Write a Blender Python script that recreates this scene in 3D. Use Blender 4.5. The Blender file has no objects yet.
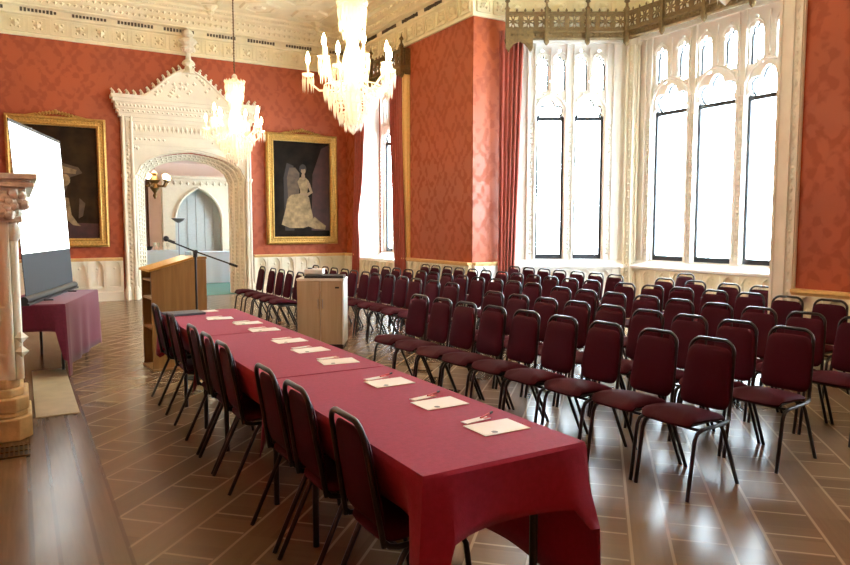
import bpy, bmesh, math, random
from mathutils import Vector, Matrix
random.seed(7)
PI = math.pi
R = math.radians
scn = bpy.context.scene
COL = scn.collection

# ------------------------------------------------------------------ camera
cd = bpy.data.cameras.new('camera')
cam = bpy.data.objects.new('camera', cd); COL.objects.link(cam)
cam.location = (0, 0, 1.5)
cam.rotation_euler = (R(90 - 4.6766), 0, R(-30.67))
cd.sensor_width = 36; cd.sensor_fit = 'HORIZONTAL'; cd.lens = 682.4 / 850 * 36
cd.clip_start = 0.05; cd.clip_end = 200
scn.camera = cam

# ------------------------------------------------------------------ world: bright overcast sky
w = bpy.data.worlds.new('world'); scn.world = w; w.use_nodes = True
bg = w.node_tree.nodes['Background']
bg.inputs['Color'].default_value = (0.74, 0.89, 1.0, 1)
bg.inputs['Strength'].default_value = 34.0

# ------------------------------------------------------------------ colour management
vs = scn.view_settings
vs.view_transform = 'Standard'; vs.look = 'None'; vs.gamma = 1.0; vs.use_curve_mapping = False
vs.exposure = 0.48
CHAND_W = 20.0        # watts of each chandelier lamp

# ------------------------------------------------------------------ room numbers
XL, XR, YN, YB = -0.45, 6.79, -1.35, 15.16
ZD, ZC, ZT = 0.87, 5.07, 5.95        # dado top, cornice foot, ceiling
A_, B_, C_, D_ = (7.48, 9.83), (9.42, 8.68), (9.42, 5.19), (7.48, 4.04)   # bay corners
XM = 3.15                             # room axis

# ------------------------------------------------------------------ materials
def nt(name):
    m = bpy.data.materials.new(name); m.use_nodes = True
    t = m.node_tree
    return m, t, t.nodes['Principled BSDF']
def flat(name, col, rough=0.5, metal=0.0, noise=0.0, nscale=20, bump=0.0, bscale=60, **kw):
    m, t, b = nt(name)
    b.inputs['Base Color'].default_value = (*col, 1)
    b.inputs['Roughness'].default_value = rough
    b.inputs['Metallic'].default_value = metal
    for k, v in kw.items(): b.inputs[k.replace('_', ' ')].default_value = v
    if noise or bump:
        g = t.nodes.new('ShaderNodeTexCoord')
    if noise:
        n = t.nodes.new('ShaderNodeTexNoise'); n.inputs['Scale'].default_value = nscale; n.inputs['Detail'].default_value = 4
        t.links.new(g.outputs['Object'], n.inputs['Vector'])
        r = t.nodes.new('ShaderNodeValToRGB')
        r.color_ramp.elements[0].position = 0.3; r.color_ramp.elements[1].position = 0.7
        r.color_ramp.elements[0].color = (*[c * (1 - noise) for c in col], 1)
        r.color_ramp.elements[1].color = (*[min(1, c * (1 + noise)) for c in col], 1)
        t.links.new(n.outputs['Fac'], r.inputs['Fac']); t.links.new(r.outputs['Color'], b.inputs['Base Color'])
    if bump:
        n2 = t.nodes.new('ShaderNodeTexNoise'); n2.inputs['Scale'].default_value = bscale; n2.inputs['Detail'].default_value = 3
        t.links.new(g.outputs['Object'], n2.inputs['Vector'])
        bp = t.nodes.new('ShaderNodeBump'); bp.inputs['Strength'].default_value = bump; bp.inputs['Distance'].default_value = 0.01
        t.links.new(n2.outputs['Fac'], bp.inputs['Height']); t.links.new(bp.outputs['Normal'], b.inputs['Normal'])
    return m
def emit(name, col, s):
    m, t, b = nt(name)
    b.inputs['Base Color'].default_value = (*col, 1)
    b.inputs['Emission Color'].default_value = (*col, 1); b.inputs['Emission Strength'].default_value = s
    return m
class NG:                                   # tiny node-graph helper
    def __init__(s, t): s.t = t
    def n(s, typ, **kw):
        x = s.t.nodes.new(typ)
        for k, v in kw.items(): setattr(x, k, v)
        return x
    def m(s, op, a, b=None, c=None):
        x = s.n('ShaderNodeMath', operation=op)
        for i, v in enumerate((a, b, c)):
            if v is None: continue
            if isinstance(v, (int, float)): x.inputs[i].default_value = v
            else: s.t.links.new(v, x.inputs[i])
        return x.outputs[0]
    def smooth(s, v, lo, hi):
        x = s.n('ShaderNodeMapRange', interpolation_type='SMOOTHSTEP')
        x.inputs['From Min'].default_value = lo; x.inputs['From Max'].default_value = hi
        s.t.links.new(v, x.inputs['Value']); return x.outputs['Result']
    def mix(s, f, a, b):
        x = s.n('ShaderNodeMix', data_type='RGBA')
        if isinstance(f, (int, float)): x.inputs[0].default_value = f
        else: s.t.links.new(f, x.inputs[0])
        for i, v in ((6, a), (7, b)):
            if isinstance(v, tuple): x.inputs[i].default_value = (*v, 1)
            else: s.t.links.new(v, x.inputs[i])
        return x.outputs[2]
    def noise(s, vec, scale, detail=3, dist=0.0):
        x = s.n('ShaderNodeTexNoise'); x.inputs['Scale'].default_value = scale
        x.inputs['Detail'].default_value = detail; x.inputs['Distortion'].default_value = dist
        s.t.links.new(vec, x.inputs['Vector']); return x.outputs['Fac']

def damask(name, ca, cb, pu=0.62, pv=0.86):
    m, t, b = nt(name); g = NG(t)
    pos = g.n('ShaderNodeNewGeometry').outputs['Position']
    sp = g.n('ShaderNodeSeparateXYZ'); t.links.new(pos, sp.inputs[0])
    u = g.m('ADD', sp.outputs[0], sp.outputs[1]); v = sp.outputs[2]
    cu = g.m('COSINE', g.m('MULTIPLY', u, 2 * PI / pu)); cv = g.m('COSINE', g.m('MULTIPLY', v, 2 * PI / pv))
    lat = g.m('ADD', cu, cv)                                    # ogee lattice
    ring = g.m('ABSOLUTE', g.m('SUBTRACT', g.m('ABSOLUTE', lat), 0.55))
    fl = g.m('MULTIPLY', g.m('COSINE', g.m('MULTIPLY', u, 6 * PI / pu)), g.m('COSINE', g.m('MULTIPLY', v, 6 * PI / pv)))
    n1 = g.noise(pos, 7.5, 4, 0.6)
    val = g.m('ADD', g.m('ADD', g.m('MULTIPLY', ring, -0.5), g.m('MULTIPLY', fl, 0.30)), g.m('MULTIPLY', g.m('SUBTRACT', n1, 0.5), 2.6))
    k = g.smooth(val, -0.35, 0.12)
    wear = g.noise(pos, 0.8, 3)
    base = g.mix(g.smooth(wear, 0.3, 0.7), ca, tuple(c * 0.86 for c in ca))
    col = g.mix(g.m('MULTIPLY', k, 0.34), base, cb)
    t.links.new(col, b.inputs['Base Color'])
    rr = g.m('ADD', g.m('MULTIPLY', k, 0.25), 0.45); t.links.new(rr, b.inputs['Roughness'])
    return m

def parquet(name):
    m, t, b = nt(name); g = NG(t)
    pos = g.n('ShaderNodeNewGeometry').outputs['Position']
    sp = g.n('ShaderNodeSeparateXYZ'); t.links.new(pos, sp.inputs[0])
    x, y = sp.outputs[0], sp.outputs[1]
    per = 0.645
    def coord(e, off): return g.m('FRACT', g.m('DIVIDE', g.m('ADD', e, off + 200 * per), per))
    du = g.m('SUBTRACT', x, y); dv = g.m('ADD', x, y)
    fu = coord(du, -0.225); fv = coord(dv, -0.236)
    def line(f, c, wd):
        return g.m('SUBTRACT', 1.0, g.smooth(g.m('ABSOLUTE', g.m('SUBTRACT', f, c)), wd * 0.6, wd))
    iu = g.m('LESS_THAN', fu, 0.43); iv = g.m('LESS_THAN', fv, 0.43)
    wu, wv = 0.020, 0.020
    l = g.m('MAXIMUM', line(fu, 0.03, wu), line(fu, 0.43, wu))
    l2 = g.m('MULTIPLY', g.m('MAXIMUM', line(fv, 0.03, wv), line(fv, 0.43, wv)), g.m('SUBTRACT', 1.0, iu))
    l = g.m('MAXIMUM', l, l2)
    # plank blocks: hash of the cell and grain along it
    cu = g.m('FLOOR', g.m('DIVIDE', g.m('ADD', du, 200 * per - 0.225), per / 3)); cv = g.m('FLOOR', g.m('DIVIDE', g.m('ADD', dv, 200 * per - 0.236), per))
    cu2 = g.m('FLOOR', g.m('DIVIDE', g.m('ADD', du, 200 * per - 0.225), per)); cv2 = g.m('FLOOR', g.m('DIVIDE', g.m('ADD', dv, 200 * per - 0.236), per / 3))
    def hsh(a, c):
        cb = g.n('ShaderNodeCombineXYZ'); t.links.new(a, cb.inputs[0]); t.links.new(c, cb.inputs[1])
        wn = g.n('ShaderNodeTexWhiteNoise', noise_dimensions='2D'); t.links.new(cb.outputs[0], wn.inputs['Vector']); return wn.outputs['Value']
    h = g.m('ADD', g.m('MULTIPLY', hsh(cu, cv), iu), g.m('MULTIPLY', hsh(cu2, cv2), g.m('SUBTRACT', 1.0, iu)))
    def grain(sx, sy):
        cb = g.n('ShaderNodeCombineXYZ'); t.links.new(g.m('MULTIPLY', du, sx), cb.inputs[0]); t.links.new(g.m('MULTIPLY', dv, sy), cb.inputs[1])
        return g.noise(cb.outputs[0], 1.0, 3, 0.4)
    gr = g.m('ADD', g.m('MULTIPLY', grain(34, 3), iu), g.m('MULTIPLY', grain(3, 34), g.m('SUBTRACT', 1.0, iu)))
    tone = g.m('ADD', g.m('MULTIPLY', h, 0.55), g.m('MULTIPLY', gr, 0.45))
    wood = g.mix(g.smooth(tone, 0.0, 0.95), (0.150, 0.100, 0.058), (0.225, 0.150, 0.086))
    # border of long boards beside the fireplace
    cb = g.n('ShaderNodeCombineXYZ'); t.links.new(g.m('MULTIPLY', x, 40), cb.inputs[0]); t.links.new(g.m('MULTIPLY', y, 2.2), cb.inputs[1])
    bgr = g.noise(cb.outputs[0], 1.0, 4)
    bwood = g.mix(bgr, (0.12, 0.078, 0.044), (0.21, 0.135, 0.076))
    ib = g.m('LESS_THAN', x, 0.38)
    bl = line(x, -0.01, 0.014)
    for c in (0.10, 0.255, 0.38): bl = g.m('MAXIMUM', bl, line(x, c, 0.012))
    col = g.mix(g.m('MULTIPLY', l, 0.75), wood, (0.44, 0.33, 0.21))
    col = g.mix(ib, col, bwood)
    col = g.mix(g.m('MULTIPLY', bl, 0.7), col, (0.085, 0.050, 0.026))
    t.links.new(col, b.inputs['Base Color'])
    big = g.noise(pos, 2.3, 3)
    ro = g.m('ADD', g.m('MULTIPLY', big, 0.10), 0.19); t.links.new(ro, b.inputs['Roughness'])
    b.inputs['Specular IOR Level'].default_value = 0.5
    return m

def wood(name, ca, cb, axis=2, rough=0.35):
    m, t, b = nt(name); g = NG(t)
    tc = g.n('ShaderNodeTexCoord').outputs['Object']
    mp = g.n('ShaderNodeMapping'); t.links.new(tc, mp.inputs[0])
    sc = [26, 26, 26]; sc[axis] = 1.6; mp.inputs['Scale'].default_value = sc
    n = g.noise(mp.outputs[0], 1.0, 5, 0.5)
    t.links.new(g.mix(g.smooth(n, 0.3, 0.7), ca, cb), b.inputs['Base Color'])
    b.inputs['Roughness'].default_value = rough
    return m

M = {}
M['damask'] = damask('red_damask', (0.405, 0.077, 0.018), (0.175, 0.023, 0.010))
M['parquet'] = parquet('parquet')
M['stone'] = flat('cream_stone', (0.84, 0.79, 0.63), 0.6, noise=0.06, nscale=3, bump=0.15, bscale=40)
M['plaster'] = flat('cream_plaster', (0.88, 0.79, 0.53), 0.65, noise=0.06, nscale=4, bump=0.2, bscale=35)
M['white_stone'] = flat('pale_stone', (0.86, 0.85, 0.79), 0.6, noise=0.05, nscale=5, bump=0.15, bscale=40)
M['pier_stone'] = flat('pier_stone', (0.86, 0.87, 0.71), 0.6, noise=0.05, nscale=5, bump=0.15, bscale=40)
M['grey_stone'] = flat('grey_carved_stone', (0.76, 0.77, 0.66), 0.7, noise=0.2, nscale=18, bump=0.5, bscale=50)
M['base_stone'] = flat('golden_stone', (0.66, 0.50, 0.27), 0.5, noise=0.2, nscale=9, bump=0.2)
M['hearth'] = flat('hearth_stone', (0.46, 0.38, 0.25), 0.4, noise=0.12, nscale=6)
M['rail'] = flat('gilded_rail', (0.80, 0.52, 0.20), 0.45, noise=0.08)
M['gilt'] = flat('gilt', (0.50, 0.30, 0.075), 0.38, 0.6, noise=0.25, nscale=30, bump=0.6, bscale=70)
M['old_gilt'] = flat('old_gilt', (0.16, 0.098, 0.032), 0.5, 0.3, noise=0.3, nscale=25, bump=0.4)
M['dark_metal'] = flat('dark_casement', (0.022, 0.026, 0.032), 0.4, 0.3)
M['pierced'] = flat('dark_recess', (0.10, 0.075, 0.045), 0.8)
M['curtain'] = flat('red_velvet_curtain', (0.31, 0.048, 0.025), 0.75, noise=0.15, nscale=14, Sheen_Weight=0.25)
M['burgundy'] = flat('burgundy_fabric', (0.050, 0.0028, 0.0115), 0.7, noise=0.12, nscale=160, Specular_IOR_Level=0.12)
M['frame'] = flat('black_tube', (0.008, 0.009, 0.011), 0.32, 0.0)
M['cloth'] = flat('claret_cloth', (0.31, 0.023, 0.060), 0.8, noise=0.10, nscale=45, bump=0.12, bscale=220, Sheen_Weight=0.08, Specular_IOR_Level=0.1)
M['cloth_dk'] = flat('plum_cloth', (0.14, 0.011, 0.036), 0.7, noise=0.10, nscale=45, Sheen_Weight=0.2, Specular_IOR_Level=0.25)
M['ply'] = wood('table_ply', (0.30, 0.2, 0.1), (0.4, 0.27, 0.15), 1)
M['oak'] = wood('light_oak', (0.235, 0.115, 0.033), (0.305, 0.155, 0.048), 2)
M['oak_top'] = wood('orange_oak', (0.50, 0.235, 0.04), (0.60, 0.30, 0.06), 0, 0.3)
M['beech'] = wood('pale_beech', (0.40, 0.30, 0.19), (0.46, 0.355, 0.235), 2, 0.45)
M['white_lam'] = flat('white_laminate', (0.78, 0.76, 0.70), 0.4)
M['black'] = flat('black_plastic', (0.012, 0.012, 0.014), 0.4)
M['slot'] = flat('painted_slot_shade', (0.05, 0.028, 0.018), 0.7)  # shade between the lectern shelves, put into the colour
M['paper'] = flat('white_paper', (0.90, 0.89, 0.86), 0.6)
M['logo'] = flat('grey_print', (0.16, 0.18, 0.20), 0.6)
M['redp'] = flat('red_plastic', (0.55, 0.03, 0.03), 0.35)
M['folder'] = flat('slate_folder', (0.10, 0.12, 0.17), 0.35)
M['screen'] = emit('lit_screen', (0.95, 1.0, 1.0), 2.2)
M['screen_dk'] = flat('slate_screen_border', (0.013, 0.016, 0.022), 0.55)
M['brass'] = flat('brass', (0.50, 0.31, 0.08), 0.3, 0.9)
M['bronze'] = flat('bronze_brass', (0.14, 0.08, 0.025), 0.35, 0.8)
M['globe'] = emit('lit_globe', (1.0, 0.80, 0.50), 9)
M['bulb'] = emit('lit_candle_bulb', (1.0, 0.80, 0.46), 22)
M['pinkwall'] = flat('pink_wall', (0.84, 0.66, 0.57), 0.7)
M['palewall'] = flat('pale_cream_wall', (0.74, 0.66, 0.50), 0.7, noise=0.04)
M['greydoor'] = flat('blue_grey_door', (0.52, 0.56, 0.55), 0.5, noise=0.05)
M['carpet'] = flat('teal_carpet', (0.09, 0.20, 0.17), 0.9, noise=0.15, nscale=60)
M['brown'] = flat('brown_curtain', (0.13, 0.055, 0.025), 0.7)
M['bluecloth'] = flat('white_blue_cloth', (0.66, 0.80, 0.90), 0.6)
M['steel'] = flat('grey_steel', (0.30, 0.31, 0.33), 0.3, 0.7)
M['canvas'] = flat('dark_canvas', (0.010, 0.006, 0.0035), 0.7, noise=0.6, nscale=4, Specular_IOR_Level=0.1)
M['canvas_warm'] = flat('umber_canvas', (0.028, 0.015, 0.006), 0.7, noise=0.5, nscale=3, Specular_IOR_Level=0.1)
M['p_cream'] = flat('painted_cream', (0.24, 0.155, 0.065), 0.7, noise=0.45, nscale=9)
M['p_skin'] = flat('painted_skin', (0.24, 0.145, 0.075), 0.7, noise=0.15)
M['p_red'] = flat('painted_red', (0.045, 0.011, 0.008), 0.7, noise=0.4, nscale=6)
M['p_gold'] = flat('painted_ochre', (0.075, 0.042, 0.018), 0.7, noise=0.4, nscale=9)
M['p_hair'] = flat('painted_brown', (0.02, 0.010, 0.005), 0.7)
def crystal():
    m, t, b = nt('cut_crystal'); g = NG(t)
    b.inputs['Base Color'].default_value = (1.0, 0.95, 0.84, 1); b.inputs['Roughness'].default_value = 0.12
    b.inputs['Specular IOR Level'].default_value = 0.9
    tl = g.n('ShaderNodeBsdfTranslucent'); tl.inputs[0].default_value = (1.0, 0.95, 0.82, 1)
    tr = g.n('ShaderNodeBsdfTransparent'); tr.inputs[0].default_value = (1, 0.98, 0.93, 1)
    a = g.n('ShaderNodeMixShader'); a.inputs[0].default_value = 0.5
    t.links.new(b.outputs[0], a.inputs[1]); t.links.new(tl.outputs[0], a.inputs[2])
    c = g.n('ShaderNodeMixShader'); c.inputs[0].default_value = 0.35
    t.links.new(a.outputs[0], c.inputs[1]); t.links.new(tr.outputs[0], c.inputs[2])
    t.links.new(c.outputs[0], t.nodes['Material Output'].inputs['Surface'])
    return m
M['crystal'] = crystal()
def glass():
    m, t, b = nt('window_glass'); g = NG(t)
    gl = g.n('ShaderNodeBsdfGlossy'); gl.inputs['Roughness'].default_value = 0.02
    tr = g.n('ShaderNodeBsdfTransparent'); tr.inputs[0].default_value = (0.97, 0.98, 0.98, 1)
    fr = g.n('ShaderNodeFresnel'); fr.inputs[0].default_value = 1.45
    a = g.n('ShaderNodeMixShader')
    front = g.m('SUBTRACT', 1.0, g.n('ShaderNodeNewGeometry').outputs['Backfacing'])
    t.links.new(g.m('MULTIPLY', fr.outputs[0], front), a.inputs[0]); t.links.new(tr.outputs[0], a.inputs[1]); t.links.new(gl.outputs[0], a.inputs[2])
    t.links.new(a.outputs[0], t.nodes['Material Output'].inputs['Surface'])
    return m
M['glass'] = glass()

# ------------------------------------------------------------------ mesh helpers
class MB:
    def __init__(s): s.v = []; s.f = []; s.mi = []; s.cur = 0; s.M = None
    def add(s, vs, fs):
        o = len(s.v)
        s.v += [tuple(s.M @ Vector(p)) if s.M else tuple(p) for p in vs]
        s.f += [tuple(i + o for i in f) for f in fs]; s.mi += [s.cur] * len(fs)
        return s
    def box(s, x0, x1, y0, y1, z0, z1):
        vs = [(x, y, z) for z in (z0, z1) for y in (y0, y1) for x in (x0, x1)]
        return s.add(vs, [(0, 2, 3, 1), (4, 5, 7, 6), (0, 1, 5, 4), (2, 6, 7, 3), (0, 4, 6, 2), (1, 3, 7, 5)])
    def cbox(s, c, d): return s.box(c[0]-d[0]/2, c[0]+d[0]/2, c[1]-d[1]/2, c[1]+d[1]/2, c[2]-d[2]/2, c[2]+d[2]/2)
    def tube(s, pts, r, n=8, cap=True, closed=False):
        P = [Vector(p) for p in pts]; N = len(P); vs = []; fs = []
        rs = r if isinstance(r, (list, tuple)) else [r] * N
        prev = None
        for i, p in enumerate(P):
            if closed: d = P[(i+1) % N] - P[i-1]
            else: d = P[min(i+1, N-1)] - P[max(i-1, 0)]
            d.normalize()
            if prev is None:
                a = Vector((0, 0, 1)) if abs(d.z) < 0.9 else Vector((1, 0, 0))
                u = d.cross(a).normalized()
            else: u = (prev - d * prev.dot(d)).normalized()
            prev = u; w_ = d.cross(u)
            for k in range(n):
                a = 2*PI*k/n; vs.append(p + (u*math.cos(a) + w_*math.sin(a)) * rs[i])
        for i in range(N if closed else N-1):
            j = (i+1) % N
            for k in range(n):
                fs.append((i*n+k, i*n+(k+1) % n, j*n+(k+1) % n, j*n+k))
        if cap and not closed:
            fs.append(tuple(range(n-1, -1, -1))); fs.append(tuple((N-1)*n+k for k in range(n)))
        return s.add(vs, fs)
    def lathe(s, prof, c=(0, 0, 0), n=16, cap=True, a0=0.0):
        vs = []; fs = []
        for r, z in prof:
            for k in range(n):
                a = 2*PI*k/n + a0; vs.append((c[0]+r*math.cos(a), c[1]+r*math.sin(a), c[2]+z))
        for i in range(len(prof)-1):
            for k in range(n): fs.append((i*n+k, i*n+(k+1) % n, (i+1)*n+(k+1) % n, (i+1)*n+k))
        if cap: fs.append(tuple(range(n-1, -1, -1))); fs.append(tuple((len(prof)-1)*n+k for k in range(n)))
        return s.add(vs, fs)
    def octa(s, c, rx, ry, rz):
        x, y, z = c
        return s.add([(x+rx, y, z), (x, y+ry, z), (x-rx, y, z), (x, y-ry, z), (x, y, z+rz), (x, y, z-rz)],
                     [(0, 1, 4), (1, 2, 4), (2, 3, 4), (3, 0, 4), (1, 0, 5), (2, 1, 5), (3, 2, 5), (0, 3, 5)])
    def drop(s, c, r, h):                      # a hanging prism: c is its top
        x, y, z = c
        vs = [(x, y, z)]
        for k in range(4):
            a = PI/2*k; vs.append((x+r*math.cos(a), y+r*math.sin(a), z-h*0.3))
        vs.append((x, y, z-h))
        return s.add(vs, [(0, 2, 1), (0, 3, 2), (0, 4, 3), (0, 1, 4), (5, 1, 2), (5, 2, 3), (5, 3, 4), (5, 4, 1)])
    def ball(s, c, r, n=10, m=6, sz=1.0):
        prof = [(max(0.0005, r*math.sin(PI*i/m)), -r*sz*math.cos(PI*i/m)) for i in range(m+1)]
        return s.lathe(prof, c, n)
    def prism(s, poly, h0, h1, fn):            # poly in 2D, fn(a,b,h)->3D
        n = len(poly)
        vs = [fn(a, b, h0) for a, b in poly] + [fn(a, b, h1) for a, b in poly]
        fs = [tuple(range(n-1, -1, -1)), tuple(range(n, 2*n))] + [(i, (i+1) % n, n+(i+1) % n, n+i) for i in range(n)]
        return s.add(vs, fs)
    def build(s, name, mat, parent=None, smooth=False, bevel=0.0, loc=None, rz=0.0):
        me = bpy.data.meshes.new(name); me.from_pydata(s.v, [], s.f)
        mats = mat if isinstance(mat, (list, tuple)) else [mat]
        for x in mats: me.materials.append(x)
        if len(mats) > 1: me.polygons.foreach_set('material_index', s.mi)
        bm = bmesh.new(); bm.from_mesh(me); bmesh.ops.recalc_face_normals(bm, faces=bm.faces)
        if bevel: bmesh.ops.bevel(bm, geom=list(bm.edges), offset=bevel, segments=2, affect='EDGES', profile=0.5, clamp_overlap=True)
        bm.to_mesh(me); bm.free()
        if smooth:
            me.polygons.foreach_set('use_smooth', [True]*len(me.polygons))
            if hasattr(me, 'set_sharp_from_angle'): me.set_sharp_from_angle(angle=R(50))
        o = bpy.data.objects.new(name, me); COL.objects.link(o)
        if parent: o.parent = parent
        if loc: o.location = loc
        o.rotation_euler.z = rz
        return o
def plate(name, outer, holes, th, mat, O, U, V, N, parent=None, bevel=0.0):
    """a flat piece with pierced openings, extruded th along N from O"""
    cu = bpy.data.curves.new(name, 'CURVE'); cu.dimensions = '2D'; cu.fill_mode = 'BOTH'
    cu.extrude = th/2; cu.bevel_depth = bevel; cu.bevel_resolution = 0
    for loop in [outer] + holes:
        sp = cu.splines.new('POLY'); sp.points.add(len(loop)-1)
        for p, (a, b) in zip(sp.points, loop): p.co = (a, b, 0, 1)
        sp.use_cyclic_u = True
    tmp = bpy.data.objects.new('tmp', cu); COL.objects.link(tmp)
    dg = bpy.context.evaluated_depsgraph_get()
    me = bpy.data.meshes.new_from_object(tmp.evaluated_get(dg))
    bpy.data.objects.remove(tmp); bpy.data.curves.remove(cu)
    O, U, V, N = map(Vector, (O, U, V, N))
    for v in me.vertices: v.co = O + U*v.co.x + V*v.co.y + N*(v.co.z + th/2)
    me.materials.clear(); me.materials.append(mat); me.name = name
    bm = bmesh.new(); bm.from_mesh(me); bmesh.ops.remove_doubles(bm, verts=bm.verts, dist=1e-5)
    bmesh.ops.recalc_face_normals(bm, faces=bm.faces); bm.to_mesh(me); bm.free()
    o = bpy.data.objects.new(name, me); COL.objects.link(o)
    if parent: o.parent = parent
    return o
def rect(a0, a1, b0, b1): return [(a0, b0), (a1, b0), (a1, b1), (a0, b1)]
def thing(name, label, cat, loc=(0, 0, 0), rz=0.0, group=None):
    o = bpy.data.objects.new(name, None); COL.objects.link(o); o.empty_display_size = 0.1
    o.location = loc; o.rotation_euler.z = rz
    return tag(o, label, cat, group)
def tag(o, label, cat, group=None):
    o['label'] = label; o['category'] = cat
    if group: o['group'] = group
    return o
def struct(o):
    o['kind'] = 'structure'; return o
def sroot(name, loc=(0, 0, 0)):
    o = bpy.data.objects.new(name, None); COL.objects.link(o); o.location = loc; o.empty_display_size = 0.1
    return struct(o)
def copy_tree(o, parent=None):
    c = o.copy(); COL.objects.link(c)
    if parent: c.parent = parent
    for ch in list(o.children): copy_tree(ch, c)
    return c
def sweep(mb, path, prof, closed=True):
    """profile (inward distance, z) swept along a counter-clockwise plan path with mitred corners"""
    P = [Vector(p) for p in path]; n = len(P); vs = []; k = len(prof)
    for i in range(n):
        p = P[i]; a = P[i-1] if (closed or i > 0) else None; b = P[(i+1) % n] if (closed or i < n-1) else None
        ns = []
        for q0, q1 in ((a, p), (p, b)):
            if q0 is None or q1 is None: continue
            d = (q1-q0).normalized(); ns.append(Vector((-d.y, d.x)))
        if len(ns) == 1: m_ = ns[0]
        else:
            m_ = (ns[0]+ns[1]).normalized(); m_ = m_ / max(0.2, m_.dot(ns[0]))
        for d, z in prof: vs.append((p.x+m_.x*d, p.y+m_.y*d, z))
    fs = []
    for i in range(n if closed else n-1):
        j = (i+1) % n
        for q in range(k-1): fs.append((i*k+q, j*k+q, j*k+q+1, i*k+q+1))
    if not closed:
        fs.append(tuple(range(k))); fs.append(tuple((n-1)*k+q for q in range(k)))
    return mb.add(vs, fs)
def arc_pts(c, r, a0, a1, n): return [(c[0]+r*math.cos(a0+(a1-a0)*i/n), c[1]+r*math.sin(a0+(a1-a0)*i/n)) for i in range(n+1)]
ORD = ['first', 'second', 'third', 'fourth', 'fifth', 'sixth', 'seventh', 'eighth', 'ninth', 'tenth', 'eleventh', 'twelfth',
       'thirteenth', 'fourteenth', 'fifteenth', 'sixteenth', 'seventeenth', 'eighteenth', 'nineteenth', 'twentieth', 'twenty-first', 'twenty-second', 'twenty-third', 'twenty-fourth']

# ================================================================== ROOM SHELL
struct(MB().box(XL-0.4, 10.2, YN-0.4, 15.2, -0.12, 0.0).build('floor', M['parquet']))
struct(MB().box(XL-0.4, 10.4, YN-0.4, YB+0.45, ZT, ZT+0.2).build('ceiling', M['plaster']))
WH = 6.0
# back wall with the doorway through it
DOOR_L, DOOR_R = 2.10, 4.30
def tudor(x0, x1, zs, ap, n=10):
    """points of a four-centred arch from (x1,zs) over the apex to (x0,zs)"""
    xm = (x0+x1)/2; hw = (x1-x0)/2; h = ap-zs; pts = []
    for i in range(2*n+1):
        q = -1 + i/n
        a = abs(q)
        z = h*((1-a**2.6)**(1/2.0))*0.80 + h*0.20*(1-a)
        pts.append((xm - q*hw, zs+z))
    return pts
hole = [(DOOR_L, 0.0), (DOOR_R, 0.0)] + tudor(DOOR_L, DOOR_R, 2.55, 3.05)
struct(plate('wall_back', rect(XL-0.4, XR+0.7, -0.0, WH), [], 0.45, M['damask'], (0, YB, 0), (1, 0, 0), (0, 0, 1), (0, 1, 0)) if False else
       plate('wall_back', [(XL-0.4, 0), (DOOR_L, 0)] + hole[:1:-1] + [(DOOR_R, 0), (XR+0.6, 0), (XR+0.6, WH), (XL-0.4, WH)], [], 0.45,
             M['damask'], (0, YB+0.45, 0), (1, 0, 0), (0, 0, 1), (0, -1, 0)))
struct(MB().box(XL-0.4, XL, YN-0.4, YB, 0, WH).build('wall_left', M['damask']))
struct(MB().box(XL, XR, YN-0.4, YN, 0, WH).build('wall_near', M['damask']))
WT = 0.69
FW0, FW1 = 12.29, 14.55            # far window recess
NW0, NW1 = -0.70, 1.57             # its unseen match at the near end
mb = MB()
mb.box(XR, XR+WT, 9.83, FW0, 0, WH); mb.box(XR, XR+WT, FW1, YB, 0, WH)
mb.box(XR, XR+WT, FW0, FW1, 0, 0.76); mb.box(XR, XR+WT, FW0, FW1, 4.95, WH)
struct(mb.build('wall_right', M['damask']))
mb = MB()
mb.box(XR, XR+WT, NW1, 4.04, 0, WH); mb.box(XR, XR+WT, YN, NW0, 0, WH)
mb.box(XR, XR+WT, NW0, NW1, 0, 0.76); mb.box(XR, XR+WT, NW0, NW1, 4.95, WH)
struct(mb.build('wall_right_near', M['damask']))
# cornice all round
CCW = [(XL, YN), (XR, YN), (XR, 4.04), D_, C_, B_, A_, (XR, 9.83), (XR, YB), (XL, YB)]
prof = [(-0.01, ZC), (0.05, ZC), (0.05, ZC+0.05), (0.03, ZC+0.06), (0.05, 5.44), (0.10, 5.46), (0.10, 5.49), (0.08, 5.495), (0.09, 5.58), (0.17, 5.60), (0.17, 5.63),
        (0.20, 5.64), (0.25, 5.72), (0.33, 5.79), (0.44, 5.84), (0.46, 5.84), (0.46, 5.88), (0.58, 5.90), (0.58, ZT+0.01)]
mb = MB(); sweep(mb, CCW, prof); cor = struct(mb.build('trim_1', M['plaster']))
def along(p0, p1, step, off=0.5):
    p0, p1 = Vector(p0), Vector(p1); L = (p1-p0).length; n = max(1, int(round(L/step))); d = (p1-p0)/L
    return [(p0 + d*(L*(i+off)/n), d, Vector((-d.y, d.x)), L/n) for i in range(n)]
SEGS = [((XR, 9.83), (XR, YB)), ((XR, YB), (XL, YB)), (A_, (XR, 9.83)), (B_, A_), (C_, B_), ((XR, YN), (XR, 4.04))]
fr = MB(); lt = MB(); lf = MB()
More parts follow.
